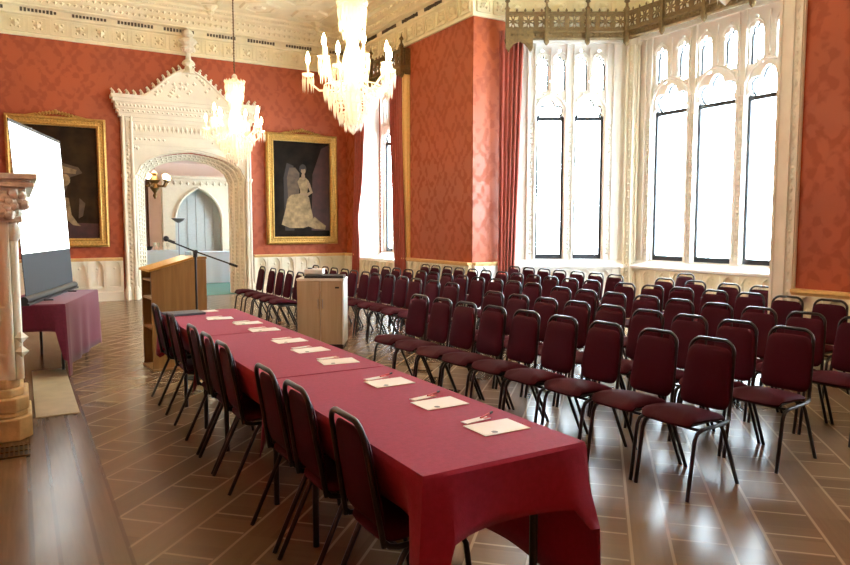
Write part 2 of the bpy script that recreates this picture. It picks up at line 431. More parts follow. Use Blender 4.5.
for s0, s1 in SEGS:
    for c, d, nn, st in along(s0, s1, 0.37):
        def put(mbx, a, h, z, wa, wh, wz):                        # box in the wall's own frame
            q = c + d*a + nn*h
            mbx.M = Matrix(((d.x, nn.x, 0, q.x), (d.y, nn.y, 0, q.y), (0, 0, 1, z), (0, 0, 0, 1)))
            mbx.box(-wa/2, wa/2, -wh/2, wh/2, -wz/2, wz/2); mbx.M = None
        for a in (-0.145, 0.145): put(fr, a*st/0.37, 0.055, 5.285, 0.025, 0.03, 0.27)
        for z in (5.15, 5.42): put(fr, 0, 0.055, z, 0.30*st/0.37, 0.03, 0.025)
        q = c + nn*0.055
        fr.octa((q.x, q.y, 5.285), 0.075, 0.075, 0.075)
        for a in (-0.06, 0.06):
            for z in (-0.06, 0.06): fr.octa((q.x+d.x*a, q.y+d.y*a, 5.285+z), 0.032, 0.032, 0.032)
    L = (Vector(s1)-Vector(s0)).length
    for c, d, nn, st in along(s0, s1, 0.062):                     # dark pierced inscription band, in groups
        k = ((c-Vector(s0)).length % 0.86)
        if k < 0.62:
            q = c + nn*0.095
            hh = random.uniform(0.045, 0.07)
            lt.M = Matrix(((d.x, nn.x, 0, q.x), (d.y, nn.y, 0, q.y), (0, 0, 1, 5.54), (0, 0, 0, 1)))
            lt.box(-0.02, 0.02, -0.012, 0.012, -hh/2, hh/2); lt.M = None
    for c, d, nn, st in along(s0, s1, 0.115):
        for h, z, r in ((0.245, 5.70, 0.045), (0.36, 5.795, 0.045)):
            q = c + nn*h + d*(0.03 if h > 0.3 else 0)
            lf.octa((q.x, q.y, z), r, r, r)
        q = c + nn*0.52
        lf.octa((q.x, q.y, 5.895), 0.028, 0.028, 0.02)
for n_, m_, mb in (('trim_2', M['plaster'], fr), ('trim_3', M['pierced'], lt), ('trim_4', M['plaster'], lf)): struct(mb.build(n_, m_))
# ceiling ribs: stars round each chandelier and straight beams between
mb = MB()
def beam(p, q, wd=0.16, dz=0.04):
    p, q = Vector(p), Vector(q); d = (q-p).normalized(); n = Vector((-d.y, d.x)); L = (q-p).length
    mb.M = Matrix(((d.x, n.x, 0, p.x), (d.y, n.y, 0, p.y), (0, 0, 1, ZT), (0, 0, 0, 1)))
    mb.prism([(-wd/2, 0.01), (wd/2, 0.01), (wd*0.22, -dz), (-wd*0.22, -dz)], 0, L, lambda a, b, h: (h, a, b)); mb.M = None
CH_Y = (2.25, 6.92, 11.6)
for cy in CH_Y:
    for r in (0.55, 1.25, 1.75):
        if cy > 13 and r > 0.6: continue
        pts = [(XM+r*math.cos(PI/8+PI/4*k), cy+r*math.sin(PI/8+PI/4*k)) for k in range(8)]
        for k in range(8): beam(pts[k], pts[(k+1) % 8])
    if cy < 13:
        for k in range(8):
            a = PI/8 + PI/4*k; a2 = PI/4*k
            beam((XM+0.55*math.cos(a), cy+0.55*math.sin(a)), (XM+1.75*math.cos(a), cy+1.75*math.sin(a)))
            beam((XM+1.16*math.cos(a2), cy+1.16*math.sin(a2)), (XM+2.3*math.cos(a2), cy+2.3*math.sin(a2)))
            beam((XM+2.3*math.cos(a2), cy+2.3*math.sin(a2)), (XM+1.75*math.cos(a), cy+1.75*math.sin(a)))
            beam((XM+2.3*math.cos(a2), cy+2.3*math.sin(a2)), (XM+1.75*math.cos(a-PI/4), cy+1.75*math.sin(a-PI/4)))
for x in (XL+0.95, XR-0.95): beam((x, YN+0.6), (x, YB-0.6))
for y in (4.58, 9.26): beam((XL+0.6, y), (XR-0.6, y))
for y0, o_ in ((13.15, 0.0), (14.0, 0.55)):
    for k in range(6):
        x0 = XL+1.0+o_+k*1.1
        mb.lathe([(0.44, -0.012), (0.40, -0.045), (0.30, -0.05), (0.27, -0.03), (0.14, -0.03), (0.10, -0.06), (0.02, -0.07)], (x0, y0, ZT+0.013), 6, cap=True, a0=PI/6)
struct(mb.build('trim_5', M['plaster']))
mb = MB()
for x, y in ((3.5, 14.4), (XM+2.3, 11.6), (XM-2.3, 11.6), (0.5, 14.4), (5.8, 14.4)):
    mb.lathe([(0.01, -0.30), (0.05, -0.24), (0.03, -0.20), (0.09, -0.13), (0.06, -0.10), (0.15, -0.03), (0.16, 0.0)], (x, y, ZT), 8)
struct(mb.build('trim_6', M['plaster']))

# ---- dado: pierced gothic arcade in front of a backing, gilded rail on top, plinth below
def lancet(c, wd, z0, z1, n=5):
    hw = wd/2; pts = [(c-hw, z0), (c+hw, z0)]; zs = z1 - wd*0.8
    for i in range(n+1):
        a = i/n; pts.append((c+hw*math.cos(a*PI/2)*1.0, zs+(z1-zs)*math.sin(a*PI/2)))
    for i in range(1, n+1):
        a = 1-i/n; pts.append((c-hw*math.cos(a*PI/2), zs+(z1-zs)*math.sin(a*PI/2)))
    return pts
def dado(nm, p0, p1, mat, low=False):
    root = sroot(nm)
    p0, p1 = Vector(p0), Vector(p1); L = (p1-p0).length; d = (p1-p0)/L; n = Vector((-d.y, d.x))
    O = (p0.x, p0.y, 0); U = (d.x, d.y, 0); N = (n.x, n.y, 0)
    k = max(1, int(L/0.30)); st = L/k
    holes = [lancet(st*(i+0.5), st*0.66, 0.29, 0.80) for i in range(k)]
    O2 = (p0.x+n.x*0.02, p0.y+n.y*0.02, 0)
    zt = 0.755 if low else 0.83
    if low: holes = [[(a, 0.29+(b-0.29)*0.86) for a, b in h] for h in holes]
    plate('arcade', rect(0.003, L-0.003, 0.02, zt), holes, 0.05, mat, O2, U, (0, 0, 1), N, root)
    mb = MB(); mb.M = Matrix(((d.x, n.x, 0, p0.x), (d.y, n.y, 0, p0.y), (0, 0, 1, 0), (0, 0, 0, 1)))
    mb.box(0.002, L-0.002, 0.001, 0.02, 0.0, 0.755 if low else 0.85)
    for i in range(k):
        c = st*(i+0.5)
        mb.box(c-0.008, c+0.008, 0.02, 0.034, 0.29, 0.60)
        mb.octa((c, 0.028, 0.66), 0.035, 0.014, 0.035)
    for i in range(k+1):
        mb.box(max(0.003, st*i-0.018), min(L-0.003, st*i+0.018), 0.07, 0.085, 0.24, 0.74 if low else 0.80)
    mb.build('backing', mat, root)
    mb = MB(); mb.M = Matrix(((d.x, n.x, 0, p0.x), (d.y, n.y, 0, p0.y), (0, 0, 1, 0), (0, 0, 0, 1)))
    mb.prism([(0.0, 0.0), (0.10, 0.0), (0.10, 0.17), (0.07, 0.20), (0.07, 0.22), (0.05, 0.245), (0.0, 0.245)], 0.004, L-0.004, lambda a, b, h: (h, a, b))
    mb.build('plinth', mat, root)
    if low: return
    mb = MB(); mb.M = Matrix(((d.x, n.x, 0, p0.x), (d.y, n.y, 0, p0.y), (0, 0, 1, 0), (0, 0, 0, 1)))
    mb.prism([(0.0, 0.80), (0.06, 0.80), (0.10, 0.845), (0.10, 0.87), (0.0, 0.875)], 0.004, L-0.004, lambda a, b, h: (h, a, b))
    mb.build('rail', M['rail'], root)
dado('baseboard_back_left', (1.80, YB), (XL, YB), M['stone'])
dado('baseboard_back_right', (XR, YB), (4.50, YB), M['stone'])
dado('baseboard_right_far', (XR, FW1), (XR, YB), M['stone'])
dado('baseboard_right_window', (XR, 12.29), (XR, 14.55), M['stone'], True)
dado('baseboard_right', (XR, 9.83), (XR, 12.29), M['stone'])
dado('baseboard_right_near', (XR, 1.6), (XR, 4.04), M['stone'])
dado('baseboard_bay_return', A_, (XR+0.0, 9.83), M['white_stone'])
dado('baseboard_bay_canted', B_, A_, M['white_stone'], True)
dado('baseboard_bay_front', C_, B_, M['stone'], True)

# ================================================================== WINDOWS
def head(t0, t1, zs, k=1.0, n=30):
    tm = (t0+t1)/2; hw = (t1-t0)/2; pts = []
    for i in range(n+1):
        th = PI*i/n
        r = hw*(0.70 + 0.30*abs(math.cos(3*(th-PI/2))))
        pts.append((tm+r*math.cos(th), zs+r*math.sin(th)*k))
    return pts
def circ(c, r, n=10): return [(c[0]+r*math.cos(2*PI*i/n), c[1]+r*math.sin(2*PI*i/n)) for i in range(n)]
def window(nm, p0, p1, lights, z0=0.76, z1=5.10, inset=0.0, mat=None, th=0.16):
    """stone tracery wall from p0 to p1 (room on the left when walking p0->p1)"""
    mat = mat or M['white_stone']
    root = sroot(nm)
    p0, p1 = Vector(p0), Vector(p1); L = (p1-p0).length; d = (p1-p0)/L; n = Vector((-d.y, d.x))
    U = (d.x, d.y, 0); N = (n.x, n.y, 0); Z = (0, 0, 1)
    def O(h): return (p0.x+n.x*h, p0.y+n.y*h, 0)
    TS = 3.44
    holes = []; up = []
    for (a, b) in lights:
        holes.append([(a, 0.92), (b, 0.92), (b, TS)] + head(a, b, TS+0.02, 1.12)[1:-1] + [(a, TS)])
        wd = (b-a)
        for q in (0.20, 0.80):
            c = a + wd*q; hw = min(0.125, wd*0.225)
            lo = 3.90
            hh = [(c-hw, lo), (c+hw, lo), (c+hw, 4.34)] + head(c-hw, c+hw, 4.35, 1.35, 18)[1:-1] + [(c-hw, 4.34)]
            holes.append(hh); up.append((c-hw, c+hw, lo, 4.50)); holes.append(circ((c, 4.585), 0.032))
        holes.append(circ((a+wd*0.5, 4.06), 0.03))
    plate('tracery', rect(0, L, z0, z1), holes, th, mat, O(-th-0.02), U, Z, N, root)
    # arch mouldings, mullion shafts and carved bead strips standing proud of the tracery
    mb = MB(); mb.M = Matrix(((d.x, n.x, 0, p0.x), (d.y, n.y, 0, p0.y), (0, 0, 1, 0), (0, 0, 0, 1)))
    xs = [lights[0][0]-0.09] + [(lights[i][1]+lights[i+1][0])/2 for i in range(len(lights)-1)] + [lights[-1][1]+0.09]
    for x in xs:
        for o_ in (-0.062, 0.062): mb.box(x+o_-0.012, x+o_+0.012, -0.025, 0.02, 0.92, 4.72)
        for i in range(int((3.45-1.0)/0.085)):
            mb.octa((x, -0.018, 1.03+i*0.085), 0.042, 0.03, 0.038)
    for (a, b) in lights:
        tm = (a+b)/2; hw = (b-a)/2+0.035
        arch = [(tm+hw*math.cos(PI*i/14), -0.01, 3.46+hw*1.25*math.sin(PI*i/14)) for i in range(15)]
        mb.tube(arch, 0.028, 6)
        for i in range(1, 14, 2): mb.octa((arch[i][0], 0.0, arch[i][2]+0.045), 0.03, 0.025, 0.03)
        mb.box(tm-0.016, tm+0.016, -0.025, 0.015, 3.46+hw*1.25, 4.62)
        for q in (0.20, 0.80):
            c = a+(b-a)*q
            mb.tube([(c+0.135*math.cos(PI*i/8), -0.01, 4.40+0.15*math.sin(PI*i/8)) for i in range(9)], 0.015, 5)
    mb.box(0.02, L-0.02, -0.03, 0.05, 4.70, 4.78)
    mb.build('moulding', mat, root)
    mb = MB(); mb.M = Matrix(((d.x, n.x, 0, p0.x), (d.y, n.y, 0, p0.y), (0, 0, 1, 0), (0, 0, 0, 1)))
    mb.prism([(-0.02, 0.762), (0.14, 0.775), (0.14, 0.815), (0.06, 0.85), (-0.02, 0.90)], 0.02, L-0.02, lambda a, b, h: (h, a, b))
    mb.build('sill', mat, root)
    for (a, b) in lights:
        mb = MB(); mb.M = Matrix(((d.x, n.x, 0, p0.x), (d.y, n.y, 0, p0.y), (0, 0, 1, 0), (0, 0, 0, 1)))
        y0, y1 = -0.15, -0.10
        fw = 0.044
        mb.box(a-0.03, a+fw, y0, y1, 0.89, 3.47); mb.box(b-fw, b+0.03, y0, y1, 0.89, 3.47)
        mb.box(a+fw, b-fw, y0, y1, 0.89, 0.92+fw*1.9); mb.box(a+fw, b-fw, y0, y1, 3.385, 3.45)
        mb.tube([(x, -0.12, z) for x, z in head(a, b, TS+0.02, 1.12)], 0.024, 5)
        cs = mb.build('casement', M['dark_metal'], root)
        mb = MB(); mb.M = Matrix(((d.x, n.x, 0, p0.x), (d.y, n.y, 0, p0.y), (0, 0, 1, 0), (0, 0, 0, 1)))
        mb.box(a-0.02, b+0.02, -0.172, -0.168, 0.90, 4.68); mb.build('pane', M['glass'], cs)
    for (a, b, lo, hi) in up:
        mb = MB(); mb.M = Matrix(((d.x, n.x, 0, p0.x), (d.y, n.y, 0, p0.y), (0, 0, 1, 0), (0, 0, 0, 1)))
        for q in (a, b): mb.box(q-0.025, q+0.025, -0.16, -0.11, lo-0.02, 4.36)
        mb.tube([(x, -0.13, z) for x, z in head(a, b, 4.35, 1.35, 18)], 0.02, 5); mb.box(a, b, -0.16, -0.11, lo-0.03, lo+0.012)
        mb.build('lead', M['dark_metal'], root)
    return root
def lerp2(p, q, t): return (p[0]+(q[0]-p[0])*t, p[1]+(q[1]-p[1])*t)
LC = (Vector(A_)-Vector(B_)).length
cl = [(0.56, 1.06), (1.235, 1.76)]
window('window_1', B_, A_, [(LC-b, LC-a) for a, b in cl][::-1])
LF = B_[1]-C_[1]
fl_ = [(0.43, 1.17), (1.29, 2.04), (2.17, 2.88)]
window('window_2', C_, B_, [(LF-b, LF-a) for a, b in fl_][::-1])
window('window_3', D_, C_, cl)
window('window_4', (XR+0.60, FW0+0.01), (XR+0.60, FW1-0.01), [(0.30, 0.78), (0.95, 1.43), (1.62, 2.13)])
window('window_unseen', (XR+0.60, NW0+0.01), (XR+0.60, NW1-0.01), [(1.62, 2.08)])  # out of view; cut to a single light chosen to brighten the fireplace pier
# pale stone linings of the two straight windows' recesses
for nm, y0, y1 in (('trim_7', FW0, FW1), ('trim_8', NW0, NW1)):
    mb = MB()
    mb.box(XR+0.002, XR+0.58, y1-0.012, y1-0.001, 0.77, 4.94); mb.box(XR+0.002, XR+0.58, y0+0.001, y0+0.012, 0.77, 4.94)
    mb.box(XR+0.001, XR+0.58, y0+0.012, y1-0.012, 0.761, 0.80); mb.box(XR+0.002, XR+0.58, y0+0.012, y1-0.012, 4.93, 4.949)
    struct(mb.build(nm, M['white_stone']))
# bay back walls: wall under and over the tracery, corner piers
mb = MB()
for p, q in ((B_, A_), (C_, B_), (D_, C_)):
    p, q = Vector(p), Vector(q); L = (q-p).length; d = (q-p)/L; n = Vector((-d.y, d.x))
    mb.M = Matrix(((d.x, n.x, 0, p.x), (d.y, n.y, 0, p.y), (0, 0, 1, 0), (0, 0, 0, 1)))
    mb.box(0, L, -0.22, -0.001, 0, 0.765); mb.box(0, L, -0.22, -0.001, 5.095, WH); mb.M = None
struct(mb.build('wall_bay', M['white_stone']))
mb = MB()
for p, sg in ((B_, 1), (C_, -1)):
    x, y = p[0]-0.03, p[1]-0.02*sg
    mb.lathe([(0.16, 0.0), (0.16, 0.30), (0.12, 0.36), (0.12, 4.62), (0.17, 4.72), (0.17, 5.08)], (x, y, 0), 8, a0=PI/8)
    for dx, dy in ((-0.10, -0.10*sg), (-0.135, 0.02*sg), (-0.02, -0.135*sg)):
        mb.tube([(x+dx, y+dy, 0.36), (x+dx, y+dy, 4.64)], 0.022, 6)
    for i in range(34): mb.octa((x-0.125, y-0.06*sg, 0.6+i*0.118), 0.028, 0.028, 0.035)
struct(mb.build('pillar_bay', M['stone']))
# white stone casing at the near side of the bay mouth, with carved strip
mb = MB()
mb.box(XR-0.03, XR+0.26, 4.041, 4.30, 0.0, ZC)
mb.box(XR-0.055, XR+0.0, 4.05, 4.075, 0.0, ZC); mb.box(XR-0.055, XR, 4.135, 4.16, 0.0, ZC); mb.box(XR-0.045, XR, 4.27, 4.30, 0, ZC)
for i in range(46): mb.octa((XR-0.035, 4.105, 0.2+i*0.105), 0.022, 0.026, 0.045)
mb.box(XR-0.075, XR, 4.03, 4.31, 0.0, 0.28)
struct(mb.build('trim_9', M['white_stone']))
# gilded casing beside the far window
mb = MB(); mb.box(XR-0.035, XR+0.0, 12.03, 12.28, 0.88, 4.6); mb.box(XR-0.06, XR-0.03, 12.06, 12.10, 0.88, 4.6); mb.box(XR-0.06, XR-0.03, 12.21, 12.25, 0.88, 4.6)
struct(mb.build('trim_10', M['rail']))

# ---- gilded openwork pelmets
def petal_holes(c0, z0, sz):
    cx, cz = c0+sz/2, z0+sz/2; hs = []
    for k in range(4):
        a = PI/4 + PI/2*k; r0, r1 = 0.10*sz, 0.52*sz
        m_ = (r0+r1)/2; wd = 0.13*sz
        ca, sa = math.cos(a), math.sin(a)
        hs.append([(cx+ca*p-sa*q, cz+sa*p+ca*q) for p, q in ((r0, 0), (m_, wd), (r1, 0), (m_, -wd))])
    for k in range(4):
        a = PI/2*k; r0, r1 = 0.14*sz, 0.40*sz; m_ = (r0+r1)/2; wd = 0.075*sz
        ca, sa = math.cos(a), math.sin(a)
        hs.append([(cx+ca*p-sa*q, cz+sa*p+ca*q) for p, q in ((r0, 0), (m_, wd), (r1, 0), (m_, -wd))])
    return hs
def pelmet(root, p0, p1, z0, z1, posts=True):
    p0, p1 = Vector(p0), Vector(p1); L = (p1-p0).length; d = (p1-p0)/L; n = Vector((-d.y, d.x))
    U = (d.x, d.y, 0); N = (n.x, n.y, 0)
    zb = z0+0.15; sz = z1-zb-0.05; k = max(1, int(L/sz)); st = L/k; holes = []
    for i in range(k):
        holes += [[(st*i+(a-0)*st/sz, b) for a, b in h] for h in petal_holes(0, zb+0.02, sz)]
    plate('openwork', rect(0, L, zb, z1), holes, 0.025, M['old_gilt'], (p0.x+n.x*0.02, p0.y+n.y*0.02, 0), U, (0, 0, 1), N, root)
    mb = MB(); mb.M = Matrix(((d.x, n.x, 0, p0.x), (d.y, n.y, 0, p0.y), (0, 0, 1, 0), (0, 0, 0, 1)))
    mb.prism([(0, z0), (0.03, z0), (0.06, z0+0.03), (0.05, z0+0.045), (0.05, z0+0.11), (0.08, z0+0.13), (0.08, z0+0.15), (0, z0+0.15)], 0, L, lambda a, b, h: (h, a, b))
    mb.box(0, L, 0.01, 0.06, z1-0.03, z1)
    for i in range(int(L/0.09)): mb.octa((0.045+i*0.09, 0.055, z0+0.078), 0.024, 0.02, 0.024)
    for i in range(int(L/0.14)): mb.octa((0.07+i*0.14, 0.03, z1+0.025), 0.022, 0.02, 0.04)
    mb.build('band', M['old_gilt'], root)
    kk = max(1, int(round(L/0.78)))
    for i in range(kk+1) if posts else ():
        mb = MB(); mb.M = Matrix(((d.x, n.x, 0, p0.x), (d.y, n.y, 0, p0.y), (0, 0, 1, 0), (0, 0, 0, 1)))
        x = min(L-0.03, max(0.03, L*i/kk))
        mb.box(x-0.028, x+0.028, 0.03, 0.10, z0-0.02, z1+0.05)
        mb.lathe([(0.012, -0.10), (0.045, -0.05), (0.05, 0.0)], (x, 0.065, z0-0.0), 6)
        mb.lathe([(0.05, 0.0), (0.02, 0.05), (0.018, 0.10), (0.045, 0.12), (0.035, 0.15), (0.012, 0.18), (0.002, 0.25)], (x, 0.065, z1+0.04), 6)
        mb.build('finial_post', M['old_gilt'], root)
pr = thing('curtain_pelmet', 'gilded openwork pelmet running along the top of the bay windows', 'pelmet', (8.2, 6.9, 0))
pr.location = (0, 0, 0)
P1, P2, P3, P4 = (7.27, 9.58), (9.06, 8.51), (9.06, 5.36), (7.27, 4.29)
for p, q in ((P2, P1), (P3, P2), (P4, P3)): pelmet(pr, p, q, 4.67, 5.13)
mb = MB()                                          # pierced drop box over the left curtain
pd = (Vector(P2)-Vector(P1)).normalized(); pn = Vector((pd.y, -pd.x)); pn = -pn if pn.x > 0 else pn
holes = [circ((0.10+0.09*i, 4.72), 0.022, 8) for i in range(4)]
plate('drop_panel', [(0.0, 4.52), (0.05, 4.44), (0.09, 4.52), (0.14, 4.58), (0.23, 4.62), (0.32, 4.58), (0.37, 4.52), (0.42, 4.44), (0.46, 4.52), (0.46, 4.83), (0, 4.83)], holes, 0.03, M['old_gilt'],
      (P1[0]+pn.x*0.09, P1[1]+pn.y*0.09, 0), (pd.x, pd.y, 0), (0, 0, 1), (pn.x, pn.y, 0), pr)
pr2 = thing('curtain_pelmet', 'short gilded pelmet over the far window by the chandelier', 'pelmet')
pelmet(pr2, (6.66, 12.0), (6.66, 14.75), 4.52, 5.00)
for y in (12.0, 14.72): MB().box(6.66, 6.785, y, y+0.03, 4.50, 5.0).build('end_panel', M['old_gilt'], pr2)

# ---- curtains
def curtain(label, group, top, bot, z0, z1, folds, amp=0.035, waist=None):
    """top/bot: ((x,y),(x,y)) plan ends at the rail and at the hem; a folded sheet with thickness"""
    n = folds*8; rows = 16; vs = []; fs = []
    for j in range(rows+1):
        f = j/rows; z = z1+(z0-z1)*f
        g = f**1.3
        a = Vector(top[0]).lerp(Vector(bot[0]), g); b = Vector(top[1]).lerp(Vector(bot[1]), g)
        if waist and f > 0: 
            k = math.exp(-((z-waist[0])/0.5)**2)*waist[1]; mid = (a+b)/2 if len(waist) < 3 else (a if waist[2] == 0 else b)
            a = a.lerp(mid, k); b = b.lerp(mid, k)
        d = (b-a).normalized(); nn = Vector((-d.y, d.x))
        for i in range(n+1):
            s_ = i/n; w_ = math.sin(2*PI*folds*s_+0.4*math.sin(5*f))*amp*(0.7+0.3*math.sin(7*s_+3))
            p = a.lerp(b, s_)+nn*w_; vs.append((p.x, p.y, z))
    for j in range(rows):
        for i in range(n): fs.append((j*(n+1)+i, j*(n+1)+i+1, (j+1)*(n+1)+i+1, (j+1)*(n+1)+i))
    mb = MB(); mb.add(vs, fs); o = mb.build('curtain', M['curtain'], smooth=True)
    so = o.modifiers.new('thick', 'SOLIDIFY'); so.thickness = 0.012; so.offset = 0
    return tag(o, label, 'curtain', group)
curtain('long red curtain at the corner of the bay window', None, ((7.25, 9.70), (7.60, 9.49)), ((7.26, 9.70), (7.47, 9.57)), 0.02, 4.86, 5, 0.04)
curtain('long red curtain at the far window beside the plain orange wall', None, ((6.755, 12.30), (6.755, 12.86)), ((6.68, 12.0), (6.68, 12.45)), 0.02, 4.62, 6, 0.035)
curtain('narrow red curtain at the far window next to the corner', None, ((6.80, 14.08), (6.74, 14.50)), ((6.70, 14.35), (6.70, 14.70)), 0.02, 4.62, 4, 0.035, (1.7, 0.35, 1))

# ================================================================== PORTAL (carved stone doorcase)
dr = sroot('door_1')
JX0, JX1 = 1.84, 4.46
PM = (JX0+JX1)/2
y0 = YB
arch_o = tudor(2.06, 4.34, 2.52, 3.12)
plate('doorcase', [(JX0, 0), (2.06, 0)] + arch_o[::-1] + [(4.34, 0), (JX1, 0), (JX1, 3.72), (JX0, 3.72)], [], 0.10, M['stone'], (0, y0, 0), (1, 0, 0), (0, 0, 1), (0, -1, 0), dr)
# splayed inner order of the arch lining the wall's thickness
ino = [(2.30, 0)] + [(x, z) for x, z in tudor(2.30, 4.10, 2.46, 2.96)[::-1]] + [(4.10, 0)]
oto = [(2.09, 0)] + [(x, z) for x, z in tudor(2.09, 4.31, 2.53, 3.09)[::-1]] + [(4.31, 0)]
mb = MB(); n = len(ino)
vs = [(x, y0-0.02, z) for x, z in oto] + [(x, y0+0.40, z) for x, z in ino] + [(x, y0+0.47, z) for x, z in ino] + [(x, y0+0.47, z) for x, z in oto]
fs = []
for i in range(n-1):
    for k in range(3): fs.append((k*n+i, k*n+i+1, (k+1)*n+i+1, (k+1)*n+i))
mb.add(vs, fs); mb.build('arch_lining', M['stone'], dr)
mb = MB()
for r_, q in ((0.030, 0.0), (0.022, 0.35), (0.026, 0.7), (0.03, 0.98)):
    pts = []
    for (xo, zo), (xi, zi) in zip(oto, ino): pts.append((xo+(xi-xo)*q, y0-0.03+0.42*q, max(0.02, zo+(zi-zo)*q)))
    mb.tube(pts, r_, 6)
for q in (0.18, 0.52, 0.84):                                  # carved beads up the splays and round the arch
    for i in range(n-1):
        (xa, za), (xb, zb) = oto[i], oto[i+1]; (xc, zc), (xd, zd) = ino[i], ino[i+1]
        p = Vector((xa+(xc-xa)*q, y0-0.02+0.42*q, za+(zc-za)*q)); s_ = Vector((xb+(xd-xb)*q, y0-0.02+0.42*q, zb+(zd-zb)*q))
        kk = max(1, int((s_-p).length/0.085))
        for j in range(kk):
            c = p.lerp(s_, (j+0.5)/kk); mb.octa(tuple(c), 0.034, 0.034, 0.034)
mb.build('arch_moulding', M['stone'], dr)
mb = MB()
for x in (JX0+0.03, 2.03, 4.37, JX1-0.03):                    # shafts of the jambs
    mb.tube([(x, y0-0.12, 0.0), (x, y0-0.12, 3.72)], 0.032, 8)
    mb.lathe([(0.06, 0), (0.06, 0.2), (0.04, 0.28)], (x, y0-0.12, 0), 8)
    mb.lathe([(0.035, 0), (0.06, 0.06), (0.06, 0.1)], (x, y0-0.12, 2.45), 8)
for x in ((JX0+2.03)/2+0.02, (JX1+4.37)/2-0.02):
    for i in range(33): mb.octa((x, y0-0.105, 0.35+i*0.09), 0.04, 0.03, 0.042)
mb.build('jamb_shaft', M['stone'], dr)
mb = MB()                                                     # frieze over the arch
mb.box(JX0+0.08, JX1-0.08, y0-0.13, y0-0.10, 3.16, 3.20); mb.box(JX0+0.08, JX1-0.08, y0-0.14, y0-0.10, 3.62, 3.68)
mb.box(JX0+0.08, JX1-0.08, y0-0.13, y0-0.10, 3.36, 3.39)
for x in (JX0+0.09, JX1-0.12): mb.box(x, x+0.03, y0-0.13, y0-0.10, 3.16, 3.66)
for i in range(26):
    x = JX0+0.18+i*(JX1-JX0-0.36)/25
    mb.octa((x, y0-0.11, 3.505), 0.045, 0.03, 0.085)
    if abs(x-PM) > 0.45: mb.octa((x, y0-0.11, 3.28), 0.035, 0.025, 0.035)
for sg in (-1, 1):                                            # carved spandrels
    for k in range(14):
        x = PM+sg*random.uniform(0.62, 1.12); z = random.uniform(2.86, 3.12)
        if z > 2.5+0.62*(1-((abs(x-PM))/1.16)**2.6)**0.5 + 0.10: mb.octa((x, y0-0.11, z), 0.05, 0.03, 0.05)
mb.build('frieze', M['stone'], dr)
mb = MB()                                                     # entablature, overhanging left and right
EX0, EX1 = 1.66, 4.64
for (x0, x1, dy, z0, z1) in ((1.80, 4.50, 0.14, 3.70, 3.78), (1.76, 4.54, 0.18, 3.78, 3.86), (1.73, 4.57, 0.22, 3.86, 3.98), (1.69, 4.61, 0.26, 3.98, 4.05), (EX0, EX1, 0.30, 4.05, 4.12)):
    mb.box(x0, x1, y0-dy, y0, z0, z1)
for i in range(42): mb.octa((1.76+i*(2.78/41), y0-0.225, 3.92), 0.03, 0.02, 0.04)
for i in range(30): mb.octa((1.80+i*(2.70/29), y0-0.185, 3.82), 0.03, 0.02, 0.025)
mb.build('entablature', M['stone'], dr)
def crest_z(x):
    q = abs(x-PM)/0.98
    if q >= 1: return 4.13
    return 4.13 + 0.62*(0.5*(1+math.cos(PI*q)))**0.85
xs = [EX0+0.02+i*(EX1-EX0-0.04)/60 for i in range(61)]
mb = MB(); mb.prism([(EX0+0.02, 4.11), (EX1-0.02, 4.11)] + [(x, crest_z(x)) for x in xs[::-1]], y0-0.20, y0-0.08, lambda a, b, h: (a, h, b))
for k in range(60):                                           # relief foliage inside the gable
    x = PM+random.uniform(-0.7, 0.7); z = random.uniform(4.17, 4.72)
    if z < crest_z(x)-0.08: mb.octa((x, y0-0.20, z), 0.05, 0.03, 0.05)
mb.tube([(x, y0-0.20, crest_z(x)-0.02) for x in xs], 0.028, 6)
mb.build('gable', M['stone'], dr)
mb = MB(); i = 0
x = EX0+0.05
while x < EX1-0.03:                                           # crockets along the crest
    z = crest_z(x); s_ = 0.055
    if abs(x-PM) > 0.1:
        mb.octa((x, y0-0.15, z+0.03), s_*0.8, 0.05, s_*1.2); mb.octa((x+(0.025 if x > PM else -0.025), y0-0.15, z+0.085), 0.03, 0.03, 0.035)
    dzx = abs(crest_z(x+0.01)-crest_z(x))/0.01
    x += 0.135/math.sqrt(1+dzx*dzx)
mb.build('crocket_crest', M['stone'], dr)
mb = MB(); mb.lathe([(0.16, 0.0), (0.10, 0.06), (0.07, 0.16), (0.14, 0.20), (0.12, 0.25), (0.06, 0.30), (0.045, 0.42), (0.12, 0.47), (0.15, 0.53), (0.10, 0.57), (0.16, 0.63), (0.17, 0.70), (0.08, 0.74), (0.13, 0.79), (0.10, 0.86), (0.01, 0.93)], (PM+0.02, y0-0.18, 4.66), 8)
for k in range(8):
    a = PI/4*k; mb.octa((PM+0.02+0.15*math.cos(a), y0-0.18+0.12*math.sin(a), 5.33), 0.05, 0.05, 0.06); mb.octa((PM+0.02+0.12*math.cos(a), y0-0.18+0.10*math.sin(a), 5.15), 0.04, 0.04, 0.05)
mb.build('finial', M['stone'], dr)

